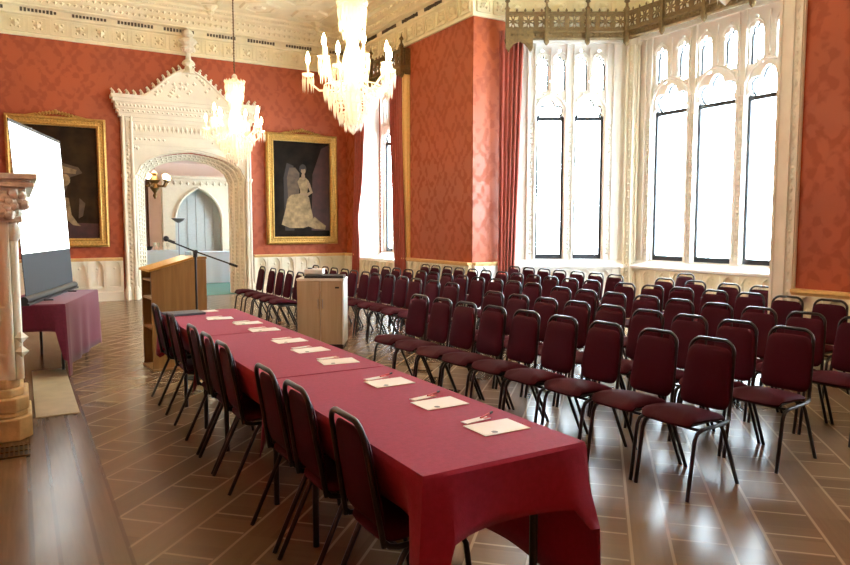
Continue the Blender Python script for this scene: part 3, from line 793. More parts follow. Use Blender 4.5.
# ================================================================== ROOM BEYOND THE DOORWAY
struct(MB().box(0.8, 7.2, YB+0.04, 20.5, -0.12, 0.004).build('floor_beyond', M['carpet']))
struct(MB().box(0.8, 7.2, 15.62, 20.5, 3.3, 3.4).build('ceiling_beyond', M['pinkwall']))
mb = MB(); mb.box(0.8, 3.55, 20.3, 20.5, 0, 3.3); mb.box(3.55, 7.2, 20.46, 20.5, 2.8, 3.3); struct(mb.build('wall_beyond', M['pinkwall']))
ah = [(3.78, 0), (5.08, 0), (5.08, 1.75)] + [(4.43+0.65*math.cos(a)*1.0, 1.70+0.90*(0.6*math.sin(a)+0.4*(1-abs(1-2*a/PI)))) for a in [PI/2*i/8 for i in range(1, 16)]] + [(3.78, 1.75)]
outer = [(3.45, 0), (3.78, 0), (3.78, 1.75)] + ah[3:-1][::-1] + [(5.08, 1.75), (5.08, 0), (7.2, 0), (7.2, 2.90), (3.45, 2.90)]
struct(plate('wall_beyond_arch', outer, [], 0.30, M['palewall'], (0, 20.42, 0), (1, 0, 0), (0, 0, 1), (0, -1, 0)))
d2 = sroot('door_2'); MB().box(3.6, 5.3, 20.40, 20.45, 0, 2.8).build('door_leaf', M['greydoor'], d2)
mb = MB()
for x in (3.95, 4.18, 4.42, 4.66, 4.90): mb.box(x-0.012, x+0.012, 20.38, 20.40, 0, 2.6)
mb.build('muntin', M['greydoor'], d2)
mb = MB(); mb.tube([(x, 20.11, z) for x, z in ah[2:]], 0.05, 6); mb.box(3.45, 7.2, 20.05, 20.12, 2.84, 2.92); mb.box(3.45, 3.55, 20.06, 20.12, 0, 2.84)
for i in range(20): mb.octa((3.6+i*0.18, 20.10, 2.72), 0.06, 0.03, 0.07)
struct(mb.build('trim_11', M['palewall']))
struct(MB().box(0.7, 0.8, 15.6, 20.5, 0, 3.3).build('wall_beyond_left', M['pinkwall']))
mb = MB(); mb.box(7.2, 7.3, 15.6, 20.5, 0, 0.8); mb.box(7.2, 7.3, 15.6, 20.5, 2.9, 3.3); mb.box(7.2, 7.3, 15.6, 17.4, 0.8, 2.9); mb.box(7.2, 7.3, 18.6, 20.5, 0.8, 2.9)
struct(mb.build('wall_beyond_right', M['palewall']))
w6 = sroot('window_added'); mb = MB()  # unseen window, added and sized to bring daylight into this room
for y in (17.4, 17.8, 18.2, 18.55): mb.box(7.2, 7.26, y, y+0.05, 0.8, 2.9)
mb.build('window_frame', M['white_stone'], w6); MB().box(7.25, 7.255, 17.4, 18.6, 0.8, 2.9).build('pane', M['glass'], w6)
mb = MB(); nfo = 5
mb.prism([(2.80+0.30*i/20, 20.12+0.03*math.sin(i*1.6)) for i in range(21)] + [(3.10-0.30*i/20, 20.20) for i in range(21)], 0.0, 2.75, lambda a, b, h: (a, b, h+0.01))
tag(mb.build('curtain', M['brown']), 'dark brown curtain in the room beyond the doorway', 'curtain')
# cloth-covered buffet tables beyond
def drape_table(nm, label, cx, cy, L, W, H, mat):
    t = thing(nm, label, 'table', (cx, cy, 0.004))
    mb = MB(); mb.box(-L/2, L/2, -W/2, W/2, H-0.03, H); mb.build('tabletop', M['ply'], t)
    for sx in (-1, 1):
        for sy in (-1, 1): MB().box(sx*(L/2-0.08)-0.02, sx*(L/2-0.08)+0.02, sy*(W/2-0.08)-0.02, sy*(W/2-0.08)+0.02, 0, H-0.03).build('leg', M['frame'], t)
    n = 60; per = []
    for i in range(n):
        f = i/n*4
        k = int(f); u = f-k
        a, b = L/2+0.012, W/2+0.012
        per.append([(-a+2*a*u, -b), (a, -b+2*b*u), (a-2*a*u, b), (-a, b-2*b*u)][k])
    vs = []; fs = []
    for j in range(4):
        for i, (x, y) in enumerate(per):
            o_ = 1+0.02*j+0.012*j*math.sin(i*1.9); vs.append((x*o_, y*o_, H+0.006-(H-0.02)*j/3))
    for j in range(3):
        for i in range(n): fs.append((j*n+i, j*n+(i+1) % n, (j+1)*n+(i+1) % n, (j+1)*n+i))
    fs.append(tuple(range(n)))
    mb = MB(); mb.add(vs, fs); c = mb.build('tablecloth', mat, loc=(cx, cy, 0.004), smooth=True)
    return t, c
t, c = drape_table('buffet_table', 'cloth-covered table beyond the doorway under the arched recess', 4.55, 18.6, 1.5, 0.75, 0.83, None)
c.data.materials.clear(); c.data.materials.append(M['bluecloth'])
tag(c, 'pale blue white cloth on the table beyond the doorway, right of lectern', 'tablecloth')
t, c = drape_table('buffet_table', 'cloth-covered table with glassware beyond the doorway, left of the lectern', 2.95, 18.9, 1.15, 0.7, 0.88, None)
c.data.materials.clear(); c.data.materials.append(M['bluecloth'])
tag(c, 'pale cloth under the glassware beyond the doorway, left of lectern', 'tablecloth')
mb = MB(); mb.lathe([(0.10, 0), (0.13, 0.02), (0.17, 0.10), (0.15, 0.10), (0.11, 0.03)], (0, 0, 0), 14, cap=True)
tag(mb.build('bowl', M['black'], loc=(2.78, 18.7, 0.895), smooth=True), 'dark bowl on the cloth-covered table beyond the doorway', 'bowl')
gi = 0
gproto = None
for x, y in ((2.98, 18.68), (3.10, 18.8), (3.2, 18.66), (3.32, 18.78), (3.03, 18.95), (3.24, 18.98)):
    if gproto is None:
        mb = MB(); mb.lathe([(0.035, 0), (0.006, 0.01), (0.006, 0.07), (0.03, 0.10), (0.038, 0.15), (0.034, 0.19), (0.031, 0.19), (0.034, 0.15), (0.026, 0.105), (0.002, 0.10)], (0, 0, 0), 10)
        gproto = o = mb.build('wine_glass', M['crystal'], smooth=True)
    else: o = gproto.copy(); COL.objects.link(o)
    o.location = (x, y, 0.895)
    tag(o, 'clear wine glass among the glasses on the cloth-covered table beyond the doorway', 'glass', 'wine glasses beyond the doorway')
lamp = thing('floor_lamp', 'slim grey uplighter lamp standing beyond the doorway before the arch', 'lamp', (3.72, 19.35, 0.004))
MB().lathe([(0.14, 0), (0.14, 0.02), (0.03, 0.04)], (0, 0, 0), 14).build('base', M['steel'], lamp, True)
MB().tube([(0, 0, 0.03), (0, 0, 1.62)], 0.014, 8).build('pole', M['steel'], lamp, True)
MB().lathe([(0.03, 1.60), (0.10, 1.64), (0.19, 1.72), (0.18, 1.725), (0.09, 1.66)], (0, 0, 0), 16).build('lamp_shade', M['steel'], lamp, True)
# brass chandelier with lit globes beyond the doorway
bc = thing('brass_chandelier', 'small brass chandelier with lit globes hanging beyond the doorway', 'chandelier', (2.76, 17.0, 3.3))
mb = MB(); mb.tube([(0, 0, 0), (0, 0, -0.55)], 0.008, 6); mb.lathe([(0.01, -1.16), (0.05, -1.08), (0.025, -1.02), (0.11, -0.90), (0.07, -0.80), (0.13, -0.72), (0.05, -0.62), (0.07, -0.56), (0.01, -0.50)], (0, 0, 0), 12)
mb.build('stem', M['bronze'], bc, True)
for k in range(5):
    a = 2*PI*k/5+0.35; ca, sa = math.cos(a), math.sin(a)
    ar = MB().tube([(0.03*ca, 0.03*sa, -0.78), (0.12*ca, 0.12*sa, -0.86), (0.26*ca, 0.26*sa, -0.86), (0.33*ca, 0.33*sa, -0.76)], 0.024, 6)
    ar.lathe([(0.02, 0), (0.05, 0.02), (0.055, 0.05)], (0.33*ca, 0.33*sa, -0.77), 8)
    arm = ar.build('arm', M['bronze'], bc, True)
    MB().ball((0.33*ca, 0.33*sa, -0.65), 0.07, 12, 8).build('globe_shade', M['globe'], arm, True)
ld = bpy.data.lights.new('brass_chandelier_light', 'POINT'); ld.energy = 40; ld.color = (1, 0.78, 0.5); ld.shadow_soft_size = 0.15
lo = bpy.data.objects.new('lamp_light', ld); COL.objects.link(lo); lo.parent = bc; lo.location = (0, 0, -0.5)

# ================================================================== CRYSTAL CHANDELIERS
def chandelier(label, loc):
    """root at the ceiling; z below is absolute height minus ceiling"""
    t = thing('crystal_chandelier', label, 'chandelier', loc, 0, 'crystal chandeliers down the middle of the room')
    Z = lambda z: z-ZT
    mb = MB(); mb.tube([(0, 0, Z(ZT)), (0, 0, Z(4.05))], 0.010, 6)
    for i in range(40): mb.octa((0, 0, Z(4.10)+i*0.045), 0.018, 0.018, 0.02)
    mb.lathe([(0.10, 0.0), (0.09, -0.04), (0.02, -0.08)], (0, 0, -0.001), 12); mb.build('chain', M['bronze'], t)
    mb = MB(); mb.lathe([(0.02, Z(4.03)), (0.045, Z(4.00)), (0.045, Z(3.96)), (0.09, Z(3.92)), (0.16, Z(3.90)), (0.165, Z(3.87)), (0.12, Z(3.84))], (0, 0, 0), 16)
    for k in range(16):
        a = 2*PI*k/16; mb.octa((0.162*math.cos(a), 0.162*math.sin(a), Z(3.91)), 0.018, 0.018, 0.03)
    mb.build('crown', M['crystal'], t)
    mb = MB(); mb.lathe([(0.11, Z(3.86)), (0.13, Z(3.80)), (0.12, Z(3.68)), (0.08, Z(3.58)), (0.06, Z(3.55)), (0.07, Z(3.45)), (0.10, Z(3.35)), (0.13, Z(3.22)), (0.10, Z(3.10)), (0.07, Z(3.02)), (0.10, Z(2.95)), (0.04, Z(2.60))], (0, 0, 0), 14)
    mb.build('stem', M['crystal'], t, True)
    mb = MB()
    for k in range(22):
        a = 2*PI*k/22
        mb.drop((0.152*math.cos(a), 0.152*math.sin(a), Z(3.87)), 0.013, 0.16); mb.drop((0.14*math.cos(a+.1), 0.14*math.sin(a+.1), Z(3.73)), 0.013, 0.14)
        if k % 2: mb.drop((0.10*math.cos(a), 0.10*math.sin(a), Z(3.61)), 0.012, 0.11)
    mb.build('upper_drops', M['crystal'], t)
    tiers = [(0.31, 3.02, 0.17, 34), (0.26, 2.92, 0.16, 30), (0.205, 2.82, 0.15, 24), (0.15, 2.73, 0.14, 18), (0.09, 2.65, 0.12, 12)]
    for r, z, h, n in tiers:
        mb = MB(); mb.tube([(r*math.cos(2*PI*k/24), r*math.sin(2*PI*k/24), Z(z)) for k in range(24)], 0.007, 5, closed=True)
        for k in range(n):
            a = 2*PI*k/n; mb.drop((r*math.cos(a), r*math.sin(a), Z(z)), 0.015, h)
        for k in range(4):
            a = PI/2*k; mb.tube([(0, 0, Z(z+0.02)), (r*math.cos(a), r*math.sin(a), Z(z))], 0.005, 4)
        mb.build('crystal_tier', M['crystal'], t)
    MB().lathe([(0.002, 2.50-ZT), (0.035, 2.535-ZT), (0.04, 2.56-ZT), (0.02, 2.60-ZT)], (0, 0, 0), 10).build('bottom_drop', M['crystal'], t)
    n = 10
    for k in range(n):
        a = 2*PI*k/n + 0.2; r = 0.48 if k % 2 == 0 else 0.37; hz = 0.0 if k % 2 == 0 else 0.14
        ca, sa = math.cos(a), math.sin(a)
        P = lambda rr, z: (rr*ca, rr*sa, Z(z))
        arm = MB().tube([P(0.08, 3.06), P(0.20, 2.98), P(r-0.12, 2.97+hz*0.6), P(r-0.02, 3.05+hz), P(r, 3.12+hz)], 0.012, 6).build('arm', M['crystal'], t, True)
        mb = MB(); mb.lathe([(0.015, 3.11+hz-ZT), (0.06, 3.125+hz-ZT), (0.065, 3.145+hz-ZT), (0.02, 3.14+hz-ZT)], (r*ca, r*sa, 0), 12)
        for j in range(10):
            b = 2*PI*j/10; mb.drop((r*ca+0.058*math.cos(b), r*sa+0.058*math.sin(b), Z(3.13+hz)), 0.011, 0.19)
        mb.build('drip_pan', M['crystal'], arm)
        MB().tube([P(r, 3.14+hz), P(r, 3.25+hz)], 0.013, 8).build('candle', M['crystal'], arm, True)
        MB().lathe([(0.012, 0), (0.026, 0.035), (0.024, 0.07), (0.010, 0.115), (0.001, 0.135)], P(r, 3.25+hz), 10).build('bulb', M['bulb'], arm, True)
    for k in range(5):
        a = 2*PI*(2*k)/n + 0.2; r = 0.48
        ld = bpy.data.lights.new('candle_light', 'POINT'); ld.energy = CHAND_W; ld.color = (1, 0.80, 0.52); ld.shadow_soft_size = 0.05
        lo = bpy.data.objects.new('candle_light', ld); COL.objects.link(lo); lo.parent = t
        lo.location = (r*math.cos(a), r*math.sin(a), Z(3.34))
    return t
c0 = chandelier('large crystal chandelier lit above the table in mid room', (XM+0.04, CH_Y[1], ZT))
c1 = copy_tree(c0); c1.location = (XM+0.04, CH_Y[2], ZT+0.12); c1['label'] = 'crystal chandelier on a long chain in front of the carved doorcase'
c1.location.z = ZT
c2 = copy_tree(c0); c2.location = (XM-0.13, CH_Y[0]-0.04, ZT+0.08); c2['label'] = 'crystal chandelier whose bottom drops show at the top edge before the bay'

# ================================================================== PAINTINGS
def ell(cx, cz, rx, rz, n=16, tilt=0.0):
    return [(cx+rx*math.cos(2*PI*i/n)*math.cos(tilt)-rz*math.sin(2*PI*i/n)*math.sin(tilt), cz+rx*math.cos(2*PI*i/n)*math.sin(tilt)+rz*math.sin(2*PI*i/n)*math.cos(tilt)) for i in range(n)]
def painting(label, x0, x1, z0, z1, shapes, bgm):
    t = thing('framed_painting', label, 'painting', ((x0+x1)/2, YB, z0))
    W = x1-x0; H = z1-z0; fw = 0.15
    o = plate('frame', rect(-W/2, W/2, 0, H), [rect(-W/2+fw, W/2-fw, fw, H-fw)], 0.07, M['gilt'], (0, -0.02, 0), (1, 0, 0), (0, 0, 1), (0, -1, 0), t, 0.012)
    mb = MB()
    for q in (0.03, fw-0.02):
        loop = [(-W/2+q, -0.10, q), (W/2-q, -0.10, q), (W/2-q, -0.10, H-q), (-W/2+q, -0.10, H-q)]
        for i in range(4): mb.tube([loop[i], loop[(i+1) % 4]], 0.022 if q > 0.05 else 0.03, 6)
    nb = int(W/0.06)
    for i in range(nb):
        for z in (fw/2, H-fw/2): mb.octa((-W/2+0.06+i*(W-0.12)/(nb-1), -0.098, z), 0.025, 0.014, 0.025)
    nb = int(H/0.06)
    for i in range(nb):
        for x in (-W/2+fw/2, W/2-fw/2): mb.octa((x, -0.098, 0.06+i*(H-0.12)/(nb-1)), 0.025, 0.014, 0.025)
    mb.build('frame_moulding', M['gilt'], t)
    mb = MB()                                                 # carved cresting at the top middle
    for i in range(-5, 6):
        mb.octa((i*0.055, -0.07, H+0.03+0.055*math.cos(i*PI/11)), 0.05, 0.035, 0.045)
    for sg in (-1, 1): mb.tube([(sg*0.28, -0.07, H+0.0), (sg*0.34, -0.07, H+0.04), (sg*0.42, -0.07, H+0.02), (sg*0.5, -0.07, H+0.0)], 0.022, 6)
    mb.ball((0, -0.07, H+0.10), 0.045); mb.build('crest', M['gilt'], t)
    mats = [bgm, M['p_cream'], M['p_skin'], M['p_red'], M['p_gold'], M['p_hair']]
    mb = MB(); mb.box(-W/2+fw-0.02, W/2-fw+0.02, -0.035, -0.02, fw-0.02, H-fw+0.02)
    h = 0.0
    for mi, poly in shapes:
        mb.cur = mi; h += 0.0006
        mb.add([(a, -0.035-h, b) for a, b in poly], [tuple(range(len(poly)))])
    mb.build('canvas', mats, t)
lady = [(3, [(0.22, 0.3), (0.68, 0.3), (0.68, 2.3), (0.48, 2.2), (0.26, 1.6)]),
        (5, [(-0.42, 0.30), (-0.20, 0.30), (-0.16, 1.1), (-0.2, 1.78), (-0.36, 1.84), (-0.44, 1.5)]),
        (4, [(-0.34, 1.05), (-0.08, 1.05), (-0.06, 1.62), (-0.16, 1.74), (-0.30, 1.74), (-0.36, 1.5)]),
        (1, [(-0.50, 0.44), (-0.30, 0.36), (0.02, 0.36), (0.22, 0.42), (0.26, 0.62), (0.20, 0.88), (0.17, 1.06), (0.11, 1.14), (-0.05, 1.15), (-0.26, 1.12), (-0.36, 1.02), (-0.40, 0.80)]),
        (1, [(-0.04, 1.10), (0.12, 1.08), (0.13, 1.22), (0.17, 1.44), (0.09, 1.52), (-0.05, 1.52), (-0.11, 1.42), (-0.05, 1.24)]),
        (1, [(0.14, 0.40), (0.30, 0.34), (0.56, 0.32), (0.58, 0.41), (0.42, 0.52), (0.30, 0.62), (0.24, 0.56)]),
        (2, [(0.12, 1.46), (0.19, 1.40), (0.26, 1.18), (0.14, 1.10), (-0.06, 1.12), (-0.06, 1.16), (0.12, 1.16), (0.19, 1.20), (0.11, 1.38)]),
        (2, ell(0.03, 1.54, 0.045, 0.085)), (5, ell(0.025, 1.72, 0.085, 0.105)), (2, ell(0.035, 1.675, 0.055, 0.078)), (5, ell(0.02, 1.755, 0.075, 0.05))]
painting('gilt-framed dark portrait of a seated lady in a pale gown', 4.82, 6.51, 1.11, 3.60, lady, M['canvas'])
gent = [(3, [(-0.7, 0.16), (0.70, 0.16), (0.70, 0.45), (-0.7, 0.5)]),
        (4, [(-0.1, 1.75), (0.1, 1.62), (0.35, 1.55), (0.42, 1.44), (0.2, 1.35), (0.12, 1.1), (0.02, 0.85), (-0.25, 0.9), (-0.35, 1.5)]),
        (1, [(-0.12, 1.72), (0.10, 1.56), (0.32, 1.50), (0.30, 1.42), (0.05, 1.44), (-0.2, 1.52)]),
        (1, ell(0.10, 1.30, 0.10, 0.12)),
        (1, [(0.02, 0.98), (0.16, 0.95), (0.20, 0.62), (0.30, 0.46), (0.36, 0.40), (0.22, 0.42), (0.12, 0.52), (0.08, 0.7)]),
        (4, [(0.35, 0.95), (0.45, 0.85), (0.40, 0.6), (0.32, 0.55)]),
        (5, ell(-0.15, 1.98, 0.11, 0.13)), (2, ell(-0.13, 1.94, 0.07, 0.10))]
painting('gilt-framed dark portrait of a standing figure, partly behind the screen', -0.15, 1.55, 1.11, 3.60, gent, M['canvas_warm'])

# ================================================================== FIREPLACE (its near pier is what shows)
fp = thing('fireplace', 'carved cream stone fireplace pier with foliage capital beside the screen', 'fireplace', (XL+0.002, 5.5, 0))
F = lambda: MB()
mb = F(); mb.box(0.0, 0.385, 0.05, 0.55, 0.42, 1.58)
mb.box(0.0, 0.38, 1.40, 1.80, 0.0, 1.60); mb.box(0.0, 0.18, 0.55, 1.40, 1.15, 1.60)
mb.build('pier', M['pier_stone'], fp, bevel=0.006)
mb = F()                                                      # panel tracery on the near face of the pier
for x in (0.05, 0.20, 0.355): mb.box(x-0.016, x+0.016, 0.025, 0.05, 0.5, 1.58)
for z in (0.60, 0.93, 1.27, 1.54): mb.box(0.05, 0.36, 0.03, 0.05, z-0.015, z+0.015)
for x in (0.125, 0.28):
    for z in (0.85, 1.19, 1.46): mb.octa((x, 0.04, z), 0.04, 0.02, 0.04)
mb.build('panel_tracery', M['pier_stone'], fp)
mb = F()
mb.tube([(0.41, 0.10, 0.42), (0.41, 0.10, 1.55)], 0.028, 8); mb.tube([(0.41, 0.50, 0.42), (0.41, 0.50, 1.55)], 0.028, 8)
mb.lathe([(0.03, 0), (0.055, 0.04), (0.055, 0.08), (0.03, 0.12)], (0.41, 0.10, 1.40), 8)
for z in (0.62, 0.72): mb.octa((0.43, 0.07, z), 0.045, 0.04, 0.045)
mb.build('colonnette', M['pier_stone'], fp, True)
mb = F()
for (e, z0, z1) in ((0.075, 0.0, 0.16), (0.05, 0.16, 0.20), (0.06, 0.20, 0.30), (0.03, 0.30, 0.36), (0.01, 0.36, 0.43)):
    mb.prism([(-0.0, 0.05-e), (0.32+e, 0.05-e), (0.40+e, 0.12-e*0.5), (0.40+e, 0.55), (0, 0.55)], z0, z1, lambda a, b, h: (a, b, h))
mb.build('base', M['base_stone'], fp, bevel=0.012)
mb = F(); random.seed(3)
for i in range(90):
    x = random.uniform(0.0, 0.49); z = random.uniform(1.58, 1.73)
    r = random.uniform(0.025, 0.05)
    if random.random() < 0.65: mb.ball((x, 0.02-0.12*(z-1.6)-0.02, z), r, 6, 4)
    else: mb.ball((0.43+0.25*(z-1.6), random.uniform(0.02, 0.55), z), r, 6, 4)
mb.prism([(0, 0.04), (0.42, 0.04), (0.42, 0.56), (0, 0.56)], 1.55, 1.75, lambda a, b, h: (a, b, h))
mb.build('foliage_capital', M['grey_stone'], fp, True)
mb = F()
for (e, z0, z1) in ((0.05, 1.53, 1.57), (0.08, 1.74, 1.77), (0.13, 1.77, 1.80), (0.11, 1.80, 1.82), (0.15, 1.82, 1.86)):
    mb.box(0, 0.42+e, 0.05-e, 1.80+e if z0 > 1.7 else 0.55+e, z0, z1)
mb.build('mantel_shelf', M['grey_stone'], fp, bevel=0.008)
tag(MB().box(XL+0.5, 0.36, 6.06, 8.05, 0.0, 0.012).build('hearth_slab', M['hearth'], bevel=0.004), 'pale flat hearth slab on the floor beside the fireplace pier', 'hearth')
gr = thing('floor_grille', 'dark iron floor grille at the foot of the fireplace', 'grille', (-0.10, 5.22, 0))
mb = MB(); mb.box(-0.10, 0.10, -0.13, 0.13, 0.0, 0.004); mb.build('base', M['black'], gr)
mb = MB()
for i in range(8): mb.box(-0.10+i*0.0275-0.005, -0.10+i*0.0275+0.005, -0.13, 0.13, 0.004, 0.010)
for y in (-0.125, 0, 0.125): mb.box(-0.105, 0.105, y-0.006, y+0.006, 0.004, 0.010)
mb.build('bar', M['bronze'], gr)

# ================================================================== CHAIRS
def pillow(fn, nseg, th, outline, rings=(0.0, 0.55, 0.85, 0.97), hs=(1.0, 0.93, 0.68, 0.35)):
    """a cushion: outline(angle)->(a,b); fn(a,b,h)->3D; built from centre rings to the rim on both faces"""
    vs = []; fs = []
    out = [outline(2*PI*i/nseg) for i in range(nseg)]
    loops = []
    for sgn in (1, -1):
        for r, h in list(zip(rings[1:], hs[1:])):
            loops.append((r, h*th/2*sgn))
    order = [loops[0], loops[1], loops[2], (1.0, 0.0), loops[5], loops[4], loops[3]]
    for r, h in order:
        for a, b in out: vs.append(fn(a*r, b*r, h))
    for j in range(len(order)-1):
        for i in range(nseg): fs.append((j*nseg+i, j*nseg+(i+1) % nseg, (j+1)*nseg+(i+1) % nseg, (j+1)*nseg+i))
    c0 = len(vs); vs.append(fn(0, 0, hs[0]*th/2)); c1_ = len(vs); vs.append(fn(0, 0, -hs[0]*th/2))
    L = (len(order)-1)*nseg
    for i in range(nseg): fs.append((c0, i, (i+1) % nseg)); fs.append((c1_, L+(i+1) % nseg, L+i))
    mb = MB(); mb.add(vs, fs); return mb
def superell(ax, bx, p, taper=0.0):
    def f(t):
        c, s_ = math.cos(t), math.sin(t)
        x = ax*math.copysign(abs(c)**(2/p), c); y = bx*math.copysign(abs(s_)**(2/p), s_)
        return (x*(1-taper*y/bx), y)
    return f
def make_chair():
    """local front is -X; feet on z=0"""
    t = thing('stacking_chair', '', 'chair')
    # seat: local a along Y, b along X (front at -X)
    o_ = superell(0.182, 0.195, 4.5, 0.03)
    def sf(a, b, h): x = -0.045+b; return (x, a, 0.412+h + 0.018*(1-((x+0.05)/0.2)**2) - (0.02 if x < -0.2 else 0) + 0.02*((-x)/0.25))
    pillow(sf, 32, 0.062, o_).build('seat', M['burgundy'], t, True)
    lean = lambda z: 0.152+0.073*((z-0.40)/0.44)
    o2 = superell(0.155, 0.180, 6, 0.08)
    pillow(lambda a, b, h: (lean(0.617+b)-0.016-h, a, 0.617+b), 32, 0.038, o2).build('backrest', M['burgundy'], t, True)
    hw0, hw1 = 0.162, 0.142
    pts = [(lean(0.39), -hw0, 0.39), (lean(0.60), -hw0+0.012, 0.60), (lean(0.755), -hw1, 0.755)]
    for i in range(1, 8):
        a = PI/2*i/8; pts.append((lean(0.765+0.068*math.sin(a)), -hw1+0.075*(1-math.cos(a)), 0.765+0.068*math.sin(a)))
    pts += [(x, -y, z) for x, y, z in pts[::-1]]
    MB().tube(pts, 0.0115, 8).build('back_frame', M['frame'], t, True)
    for sg in (-1, 1):
        yy = sg*0.172
        MB().tube([(0.153, sg*0.160, 0.41), (0.135, sg*0.166, 0.392), (0.10, yy, 0.385), (-0.12, yy, 0.380), (-0.165, yy, 0.365), (-0.185, yy, 0.33), (-0.195, yy, 0.26), (-0.235, yy, 0.0)], 0.0115, 8).build('leg', M['frame'], t, True)
        MB().tube([(0.055, yy*0.995, 0.383), (0.085, yy, 0.34), (0.245, yy, 0.0)], 0.0115, 8).build('leg', M['frame'], t, True)
    mb = MB(); mb.tube([(-0.13, -0.172, 0.378), (-0.13, 0.172, 0.378)], 0.009, 6); mb.tube([(0.10, -0.172, 0.383), (0.10, 0.172, 0.383)], 0.009, 6)
    mb.box(-0.13, 0.10, -0.10, 0.10, 0.378, 0.386); mb.build('seat_base', M['frame'], t)
    return t
chair_proto = make_chair(); used = []
def chair(xrear, y, label, group, flip=False, rz=0.0):
    if not used: o = chair_proto; used.append(1)
    else: o = copy_tree(chair_proto)
    o.rotation_euler.z = (PI if flip else 0)+rz
    o.location = (xrear+(0.225 if flip else -0.225), y, 0)
    o['label'] = label; o['group'] = group
    return o
def relax(ys, s=0.378):
    ys = sorted(ys)
    for _ in range(300):
        for i in range(len(ys)-1):
            if ys[i+1]-ys[i] < s:
                e = (s-(ys[i+1]-ys[i]))/2; ys[i] -= e; ys[i+1] += e
    return ys
rows = [
    ('front row of the near block', (3.53, 3.33), relax([2.57, 2.96, 3.38, 3.78, 4.18, 4.56, 4.94, 5.32, 5.70])),
    ('front row of the far block, by the cabinet', 3.50, relax([9.45, 9.85, 10.27, 10.66, 11.20])),
    ('second row of the near block', (4.36, 4.16), relax([2.59, 2.96, 3.36, 3.77, 4.10, 4.48, 4.83, 5.22, 5.55])),
    ('second row of the far block', 4.38, relax([6.76, 7.18, 7.58, 7.97, 8.34, 8.72, 9.10, 9.49, 9.87, 10.24, 10.60, 11.08])),
    ('third row of the near block', (5.26, 5.09), relax([2.65, 3.03, 3.40, 3.78, 4.15, 4.51, 4.87, 5.22, 5.55])),
    ('third row of the far block', 5.20, relax([6.30, 6.66, 7.02, 7.38, 7.74, 8.10, 8.48, 8.86, 9.24, 9.62, 10.00, 10.40])),
    ('fourth row of the near block', (6.33, 6.14), relax([3.44, 3.80, 4.16, 4.54, 4.90, 5.30, 5.68])),
    ('fourth row of the far block', (6.08, 6.15), relax([6.20, 6.58, 6.96, 7.34, 7.72, 8.10, 8.48, 8.86, 9.22, 9.58, 9.94, 10.32])),
    ('fifth row, inside the bay', 7.12, relax([4.61, 5.02, 5.47, 5.95, 6.79, 7.16, 7.54, 7.93, 8.30, 8.68, 9.06])),
]
random.seed(11)
for name, xr, ys in rows:
    for i, y in enumerate(ys):
        end = 'nearest the camera end'
        if i == 0: pos = 'first from near end'
        elif i == len(ys)-1: pos = 'last at far end'
        else: pos = ORD[i]+' from near end'
        x0, x1 = xr if isinstance(xr, tuple) else (xr, xr)
        chair(x0+(x1-x0)*i/(len(ys)-1)+random.uniform(-0.012, 0.012), y, 'burgundy stacking chair, %s, %s' % (pos, name.replace(', by the cabinet', ' by cabinet').replace(', inside the bay', ' in the bay')),
              'burgundy chairs in the '+name, rz=(x0-x1)*0.3+random.uniform(-0.02, 0.02))
chair(8.12, 6.42, 'single burgundy stacking chair under the bay window sill, behind the fifth row', 'burgundy chairs in the bay')
ty = [2.20, 2.72, 3.14, 3.93, 4.31, 4.725, 5.49, 6.17]
for i, y in enumerate(ty):
    pos = 'nearest the camera' if i == 0 else ('at the lectern end' if i == 7 else ORD[i]+' from the near end')
    chair(0.970, y, 'burgundy stacking chair seen from behind at the long table, '+pos, 'burgundy chairs along the long table', True, random.uniform(-0.01, 0.01))

# ================================================================== LONG TABLE
TX0, TX1 = 1.052, 1.710
def folding_table(label, x0, x1, y0, y1, legs, H=0.722, group=None, rz=0.0, loc=None):
    cx, cy = (x0+x1)/2, (y0+y1)/2
    t = thing('folding_table', label, 'table', loc or (cx, cy, 0), rz, group)
    hx, hy = (x1-x0)/2, (y1-y0)/2
    MB().box(-hx, hx, -hy, hy, H-0.03, H).build('tabletop', M['ply'], t)
    for ly in legs:
        for sx in (-1, 1):
            mb = MB(); X = sx*(hx-0.09); mb.tube([(X, ly-cy, 0.0), (X, ly-cy, H-0.03)], 0.016, 8); mb.build('leg', M['frame'], t, True)
        mb = MB(); mb.tube([(-hx+0.09, ly-cy, 0.62), (-hx+0.13, ly-cy, 0.66), (hx-0.13, ly-cy, 0.66), (hx-0.09, ly-cy, 0.62)], 0.012, 6)
        mb.build('leg_brace', M['frame'], t, True)
    MB().box(-hx+0.03, hx-0.03, -hy+0.03, -hy+0.05, H-0.06, H-0.03).build('apron', M['frame'], t)
    return t
